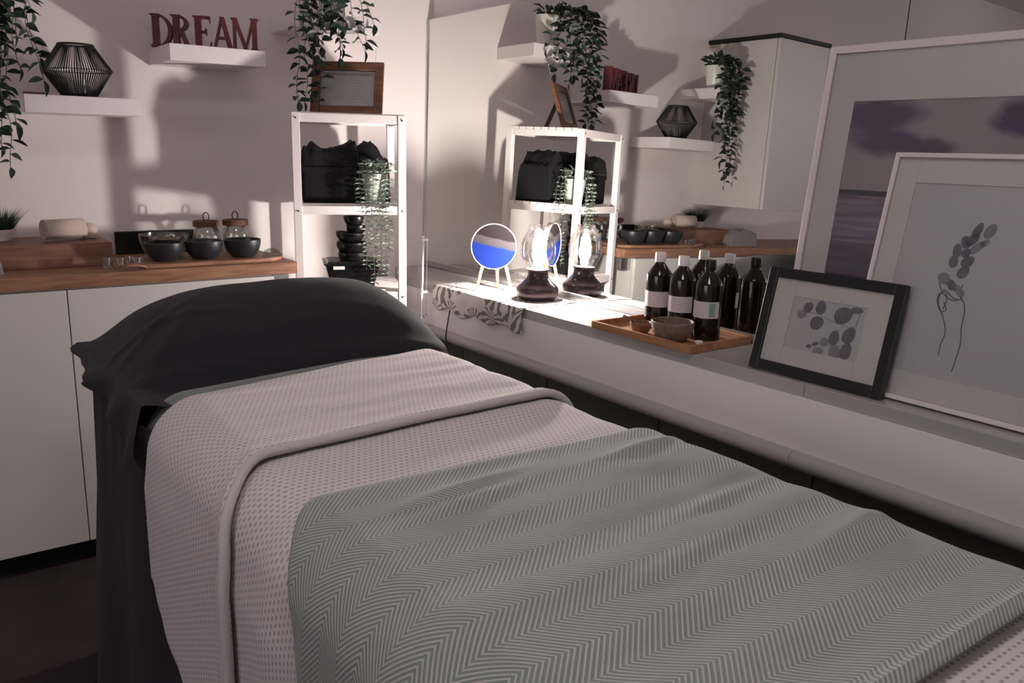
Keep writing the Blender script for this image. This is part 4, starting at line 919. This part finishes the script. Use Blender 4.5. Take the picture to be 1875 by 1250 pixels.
# wooden bowls
o = MB().lathe(bowl_prof(0.030, 0.056, 0.050, 0.005), n=44, cap1=False).build('wooden_bowl', m_bdark, None, smooth=True); o.location = (1.610, 1.487, TZ); tag(o, 'larger grey-brown wooden bowl in front of the bottles', 'bowl')
sc_ = thing('scoop_bowl', 'small reddish wooden bowl with a short spoon in it on the tray', 'bowl', (1.600, 1.592, TZ))
MB().lathe(bowl_prof(0.016, 0.029, 0.030, 0.004), n=36, cap1=False).build('small_bowl', m_bwood, sc_, smooth=True)
MB().tube([(0.005, 0.0, 0.014), (-0.008, 0.022, 0.032), (-0.022, 0.046, 0.042)], [0.0055, 0.0032, 0.0042], 10).build('spoon', m_bwood, sc_, smooth=True)
o = MB().lathe([(0.010, 0), (0.0105, 0.001), (0.0105, 0.007), (0.009, 0.008)], n=20).build('tealight', m_pot, None, smooth=True); o.location = (1.640, 1.421, TZ); tag(o, 'tiny white tealight on the near corner of the tray', 'tealight')

# leaning pictures ----------------------------------------------------------
def flat(poly, y, q, yy=0.0004):       # thin flat print polygon in the picture plane
    n = len(poly); q.add([(x, y - yy, z) for x, z in poly], [tuple(range(n))]); return q
def lv(cx_, cz_, L, W, a_):
    pts = []
    for k in range(16):
        t_ = 2 * PI * k / 16; x = L / 2 * math.cos(t_); z = W / 2 * math.sin(t_) * (1 - 0.12 * math.cos(t_)); pts.append((cx_ + x * math.cos(a_) - z * math.sin(a_), cz_ + x * math.sin(a_) + z * math.cos(a_)))
    return pts
def ribbon(q, pts, w_, y):
    vs = []; n = len(pts)
    for i, (x, z) in enumerate(pts):
        a0 = pts[max(0, i - 1)]; a1 = pts[min(n - 1, i + 1)]; d = Vector((a1[0] - a0[0], a1[1] - a0[1])).normalized(); vs += [(x - d.y * w_ / 2, y, z + d.x * w_ / 2), (x + d.y * w_ / 2, y, z - d.x * w_ / 2)]
    q.add(vs, [(2 * i, 2 * i + 1, 2 * i + 3, 2 * i + 2) for i in range(n - 1)])
def smoothc(P, n=6):
    out = []
    for i in range(len(P) - 1):
        p0, p1, p2, p3 = P[max(i - 1, 0)], P[i], P[i + 1], P[min(i + 2, len(P) - 1)]
        for k in range(n):
            t = k / n; out.append(tuple(0.5 * ((2 * p1[c]) + (-p0[c] + p2[c]) * t + (2 * p0[c] - 5 * p1[c] + 4 * p2[c] - p3[c]) * t * t + (-p0[c] + 3 * p1[c] - 3 * p2[c] + p3[c]) * t ** 3) for c in (0, 1)))
    out.append(P[-1]); return out
R90 = -PI / 2
# 1: purple cloud picture
p1_, r = picture('cloud_picture', 'large white-framed purple cloud and sea print leaning behind the others', 'picture', (1.700, 1.222, LT + 0.0032), (-math.radians(6.8), 0, R90), 1.0, 0.728, 0.016, 0.020, (0.062, 0.07, 0.07, 0.107), m_frameW, m_mat)
q = MB(); q.uv = [(0, r[3] - r[2]), (r[1] - r[0], r[3] - r[2]), (r[1] - r[0], 0), (0, 0)]; q.v = [(r[0], r[4], r[2]), (r[1], r[4], r[2]), (r[1], r[4], r[3]), (r[0], r[4], r[3])]; q.f = [(0, 1, 2, 3)]; q.build('artwork', m_cloud, p1_)
# 2: hand with eucalyptus
p2_, r = picture('hand_picture', 'white-framed line drawing of a hand holding leaves, leaning at the right', 'picture', (1.606, 0.990, LT + 0.0048), (-math.radians(12.0), 0, R90), 0.405, 0.500, 0.010, 0.018, (0.044, 0.044, 0.05, 0.05), m_frameW, m_mat)
B(r[0] - 0.004, r[1] + 0.004, r[4], r[4] + 0.001, r[2] - 0.004, r[3] + 0.004).build('paper', m_paper, p2_)
yy = r[4] - 0.0002
def W2(px, py):      # photo pixel -> picture plane coordinates (x to the right, z up)
    th = math.radians(12.0); o_ = Vector((1.606, 0.990, LT + 0.0048)); X_ = Vector((0, -1, 0)); Yn = Vector((math.cos(th), 0, -math.sin(th))); Z_ = Vector((math.sin(th), 0, math.cos(th)))
    d = fw + r2 * ((px - 937.5) / 1551.0) - u2 * ((py - 625) / 1551.0); c0 = Vector((0, 0, CH)); t = ((o_ - c0).dot(Yn)) / d.dot(Yn); h = c0 + d * t - o_; return (h.dot(X_), h.dot(Z_))
q = MB(); ql = MB(); qp = MB()
for (x, y, L, W, a_) in ((1787, 420, .032, .016, 1.2), (1810, 422, .032, .020, 1.1), (1765, 442, .026, .020, 2.0), (1778, 437, .03, .018, 0.9), (1786, 452, .034, .016, 0.8), (1800, 444, .02, .012, .7), (1749, 457, .028, .017, 1.7), (1742, 477, .026, .018, 1.6), (1768, 478, .028, .020, .7), (1760, 497, .028, .020, 1.0), (1724, 508, .026, .022, 2.6), (1752, 531, .03, .014, 2.4), (1738, 520, .024, .016, 2.2), (1765, 462, .02, .016, .9)):
    c = W2(x, y); flat(lv(c[0], c[1], L, W, a_), yy, ql if (x + y) % 3 else qp)
ql.build('painted_leaves', m_ink2, p2_); qp.build('painted_pale_leaves', m_ink3, p2_)
for pl_ in ([(1716, 515), (1735, 522), (1748, 535), (1760, 552), (1762, 570), (1756, 600), (1755, 625), (1748, 650), (1738, 680)], [(1714, 555), (1720, 572), (1725, 590), (1726, 610), (1718, 630), (1714, 650)], [(1716, 515), (1722, 535), (1738, 548), (1750, 548)], [(1714, 555), (1716, 540), (1724, 532), (1730, 545), (1722, 565)], [(1716, 535), (1712, 550), (1718, 568), (1728, 566), (1724, 552)], [(1728, 530), (1742, 545), (1756, 548)], [(1726, 528), (1716, 540)], [(1760, 520), (1750, 535), (1758, 545)]):
    ribbon(q, smoothc([W2(*p) for p in pl_]), 0.0022, yy)
q.build('hand_outline', m_ink, p2_)
# 3: black framed eucalyptus
TH3 = math.radians(13.0); O3 = Vector((1.574, 1.212, LT + 0.0040)); A3 = math.radians(1.2)
p3_, r = picture('leaf_picture', 'black-framed watercolour of round eucalyptus leaves leaning in front', 'picture', tuple(O3), (-TH3, 0, R90 + A3), 0.326, 0.236, 0.023, 0.0145, (0.052, 0.052, 0.040, 0.036), m_black2, m_mat)
B(r[0] - 0.004, r[1] + 0.004, r[4], r[4] + 0.001, r[2] - 0.004, r[3] + 0.004).build('paper', m_paper, p3_)
yy = r[4] - 0.0002
def W3(px, py):
    X_ = Vector((math.sin(A3), -math.cos(A3), 0)); n0 = Vector((math.cos(A3), math.sin(A3), 0)); Yn = n0 * math.cos(TH3) - Vector((0, 0, math.sin(TH3))); Z_ = n0 * math.sin(TH3) + Vector((0, 0, math.cos(TH3)))
    d = fw + r2 * ((px - 937.5) / 1551.0) - u2 * ((py - 625) / 1551.0); c0 = Vector((0, 0, CH)); o_ = O3 + Yn * r[4]; t = ((o_ - c0).dot(Yn)) / d.dot(Yn); h = c0 + d * t - O3; return (h.dot(X_), h.dot(Z_))
ql = MB(); qp = MB(); q = MB()
def px3(x, y): return (1350 + x * 0.304, 450 + y * 0.304)
for (x, y, L, W, a_, pale) in ((430, 370, .026, .022, .9, 0), (505, 372, .030, .025, 1.6, 0), (390, 410, .024, .019, .4, 1), (480, 465, .034, .030, .5, 0), (640, 420, .044, .036, .5, 0), (722, 392, .030, .014, .1, 0), (583, 555, .034, .024, 1.5, 0), (672, 540, .038, .028, 1.2, 0), (525, 580, .022, .020, .3, 1), (470, 590, .018, .009, .4, 0), (432, 605, .014, .009, 0, 0), (485, 635, .026, .020, .2, 1), (585, 640, .032, .028, 1.9, 1), (652, 635, .038, .026, 1.4, 0)):
    c = W3(*px3(x, y)); flat(lv(c[0], c[1], L, W, a_), yy, qp if pale else ql)
ql.build('painted_leaves', m_ink2, p3_); qp.build('painted_pale_leaves', m_ink3, p3_)
for pl_ in ([(420, 400), (480, 410), (560, 450), (640, 480), (700, 490), (735, 430), (755, 390)], [(740, 400), (720, 480), (690, 560), (640, 600), (560, 600), (500, 590), (430, 600)], [(480, 410), (500, 380)], [(640, 480), (600, 520)]):
    ribbon(q, smoothc([W3(*px3(*p)) for p in pl_]), 0.0014, yy)
q.build('painted_stems', m_ink3, p3_)

# hanging pull cord, only visible in the mirror
tag(MB().tube([(-1.04, 2.733, CZ), (-1.04, 2.733, 2.02)], 0.003, 6).build('pull_cord', m_plast, None, smooth=True), 'thin dark pull cord hanging from the ceiling, seen in the mirror', 'cord')
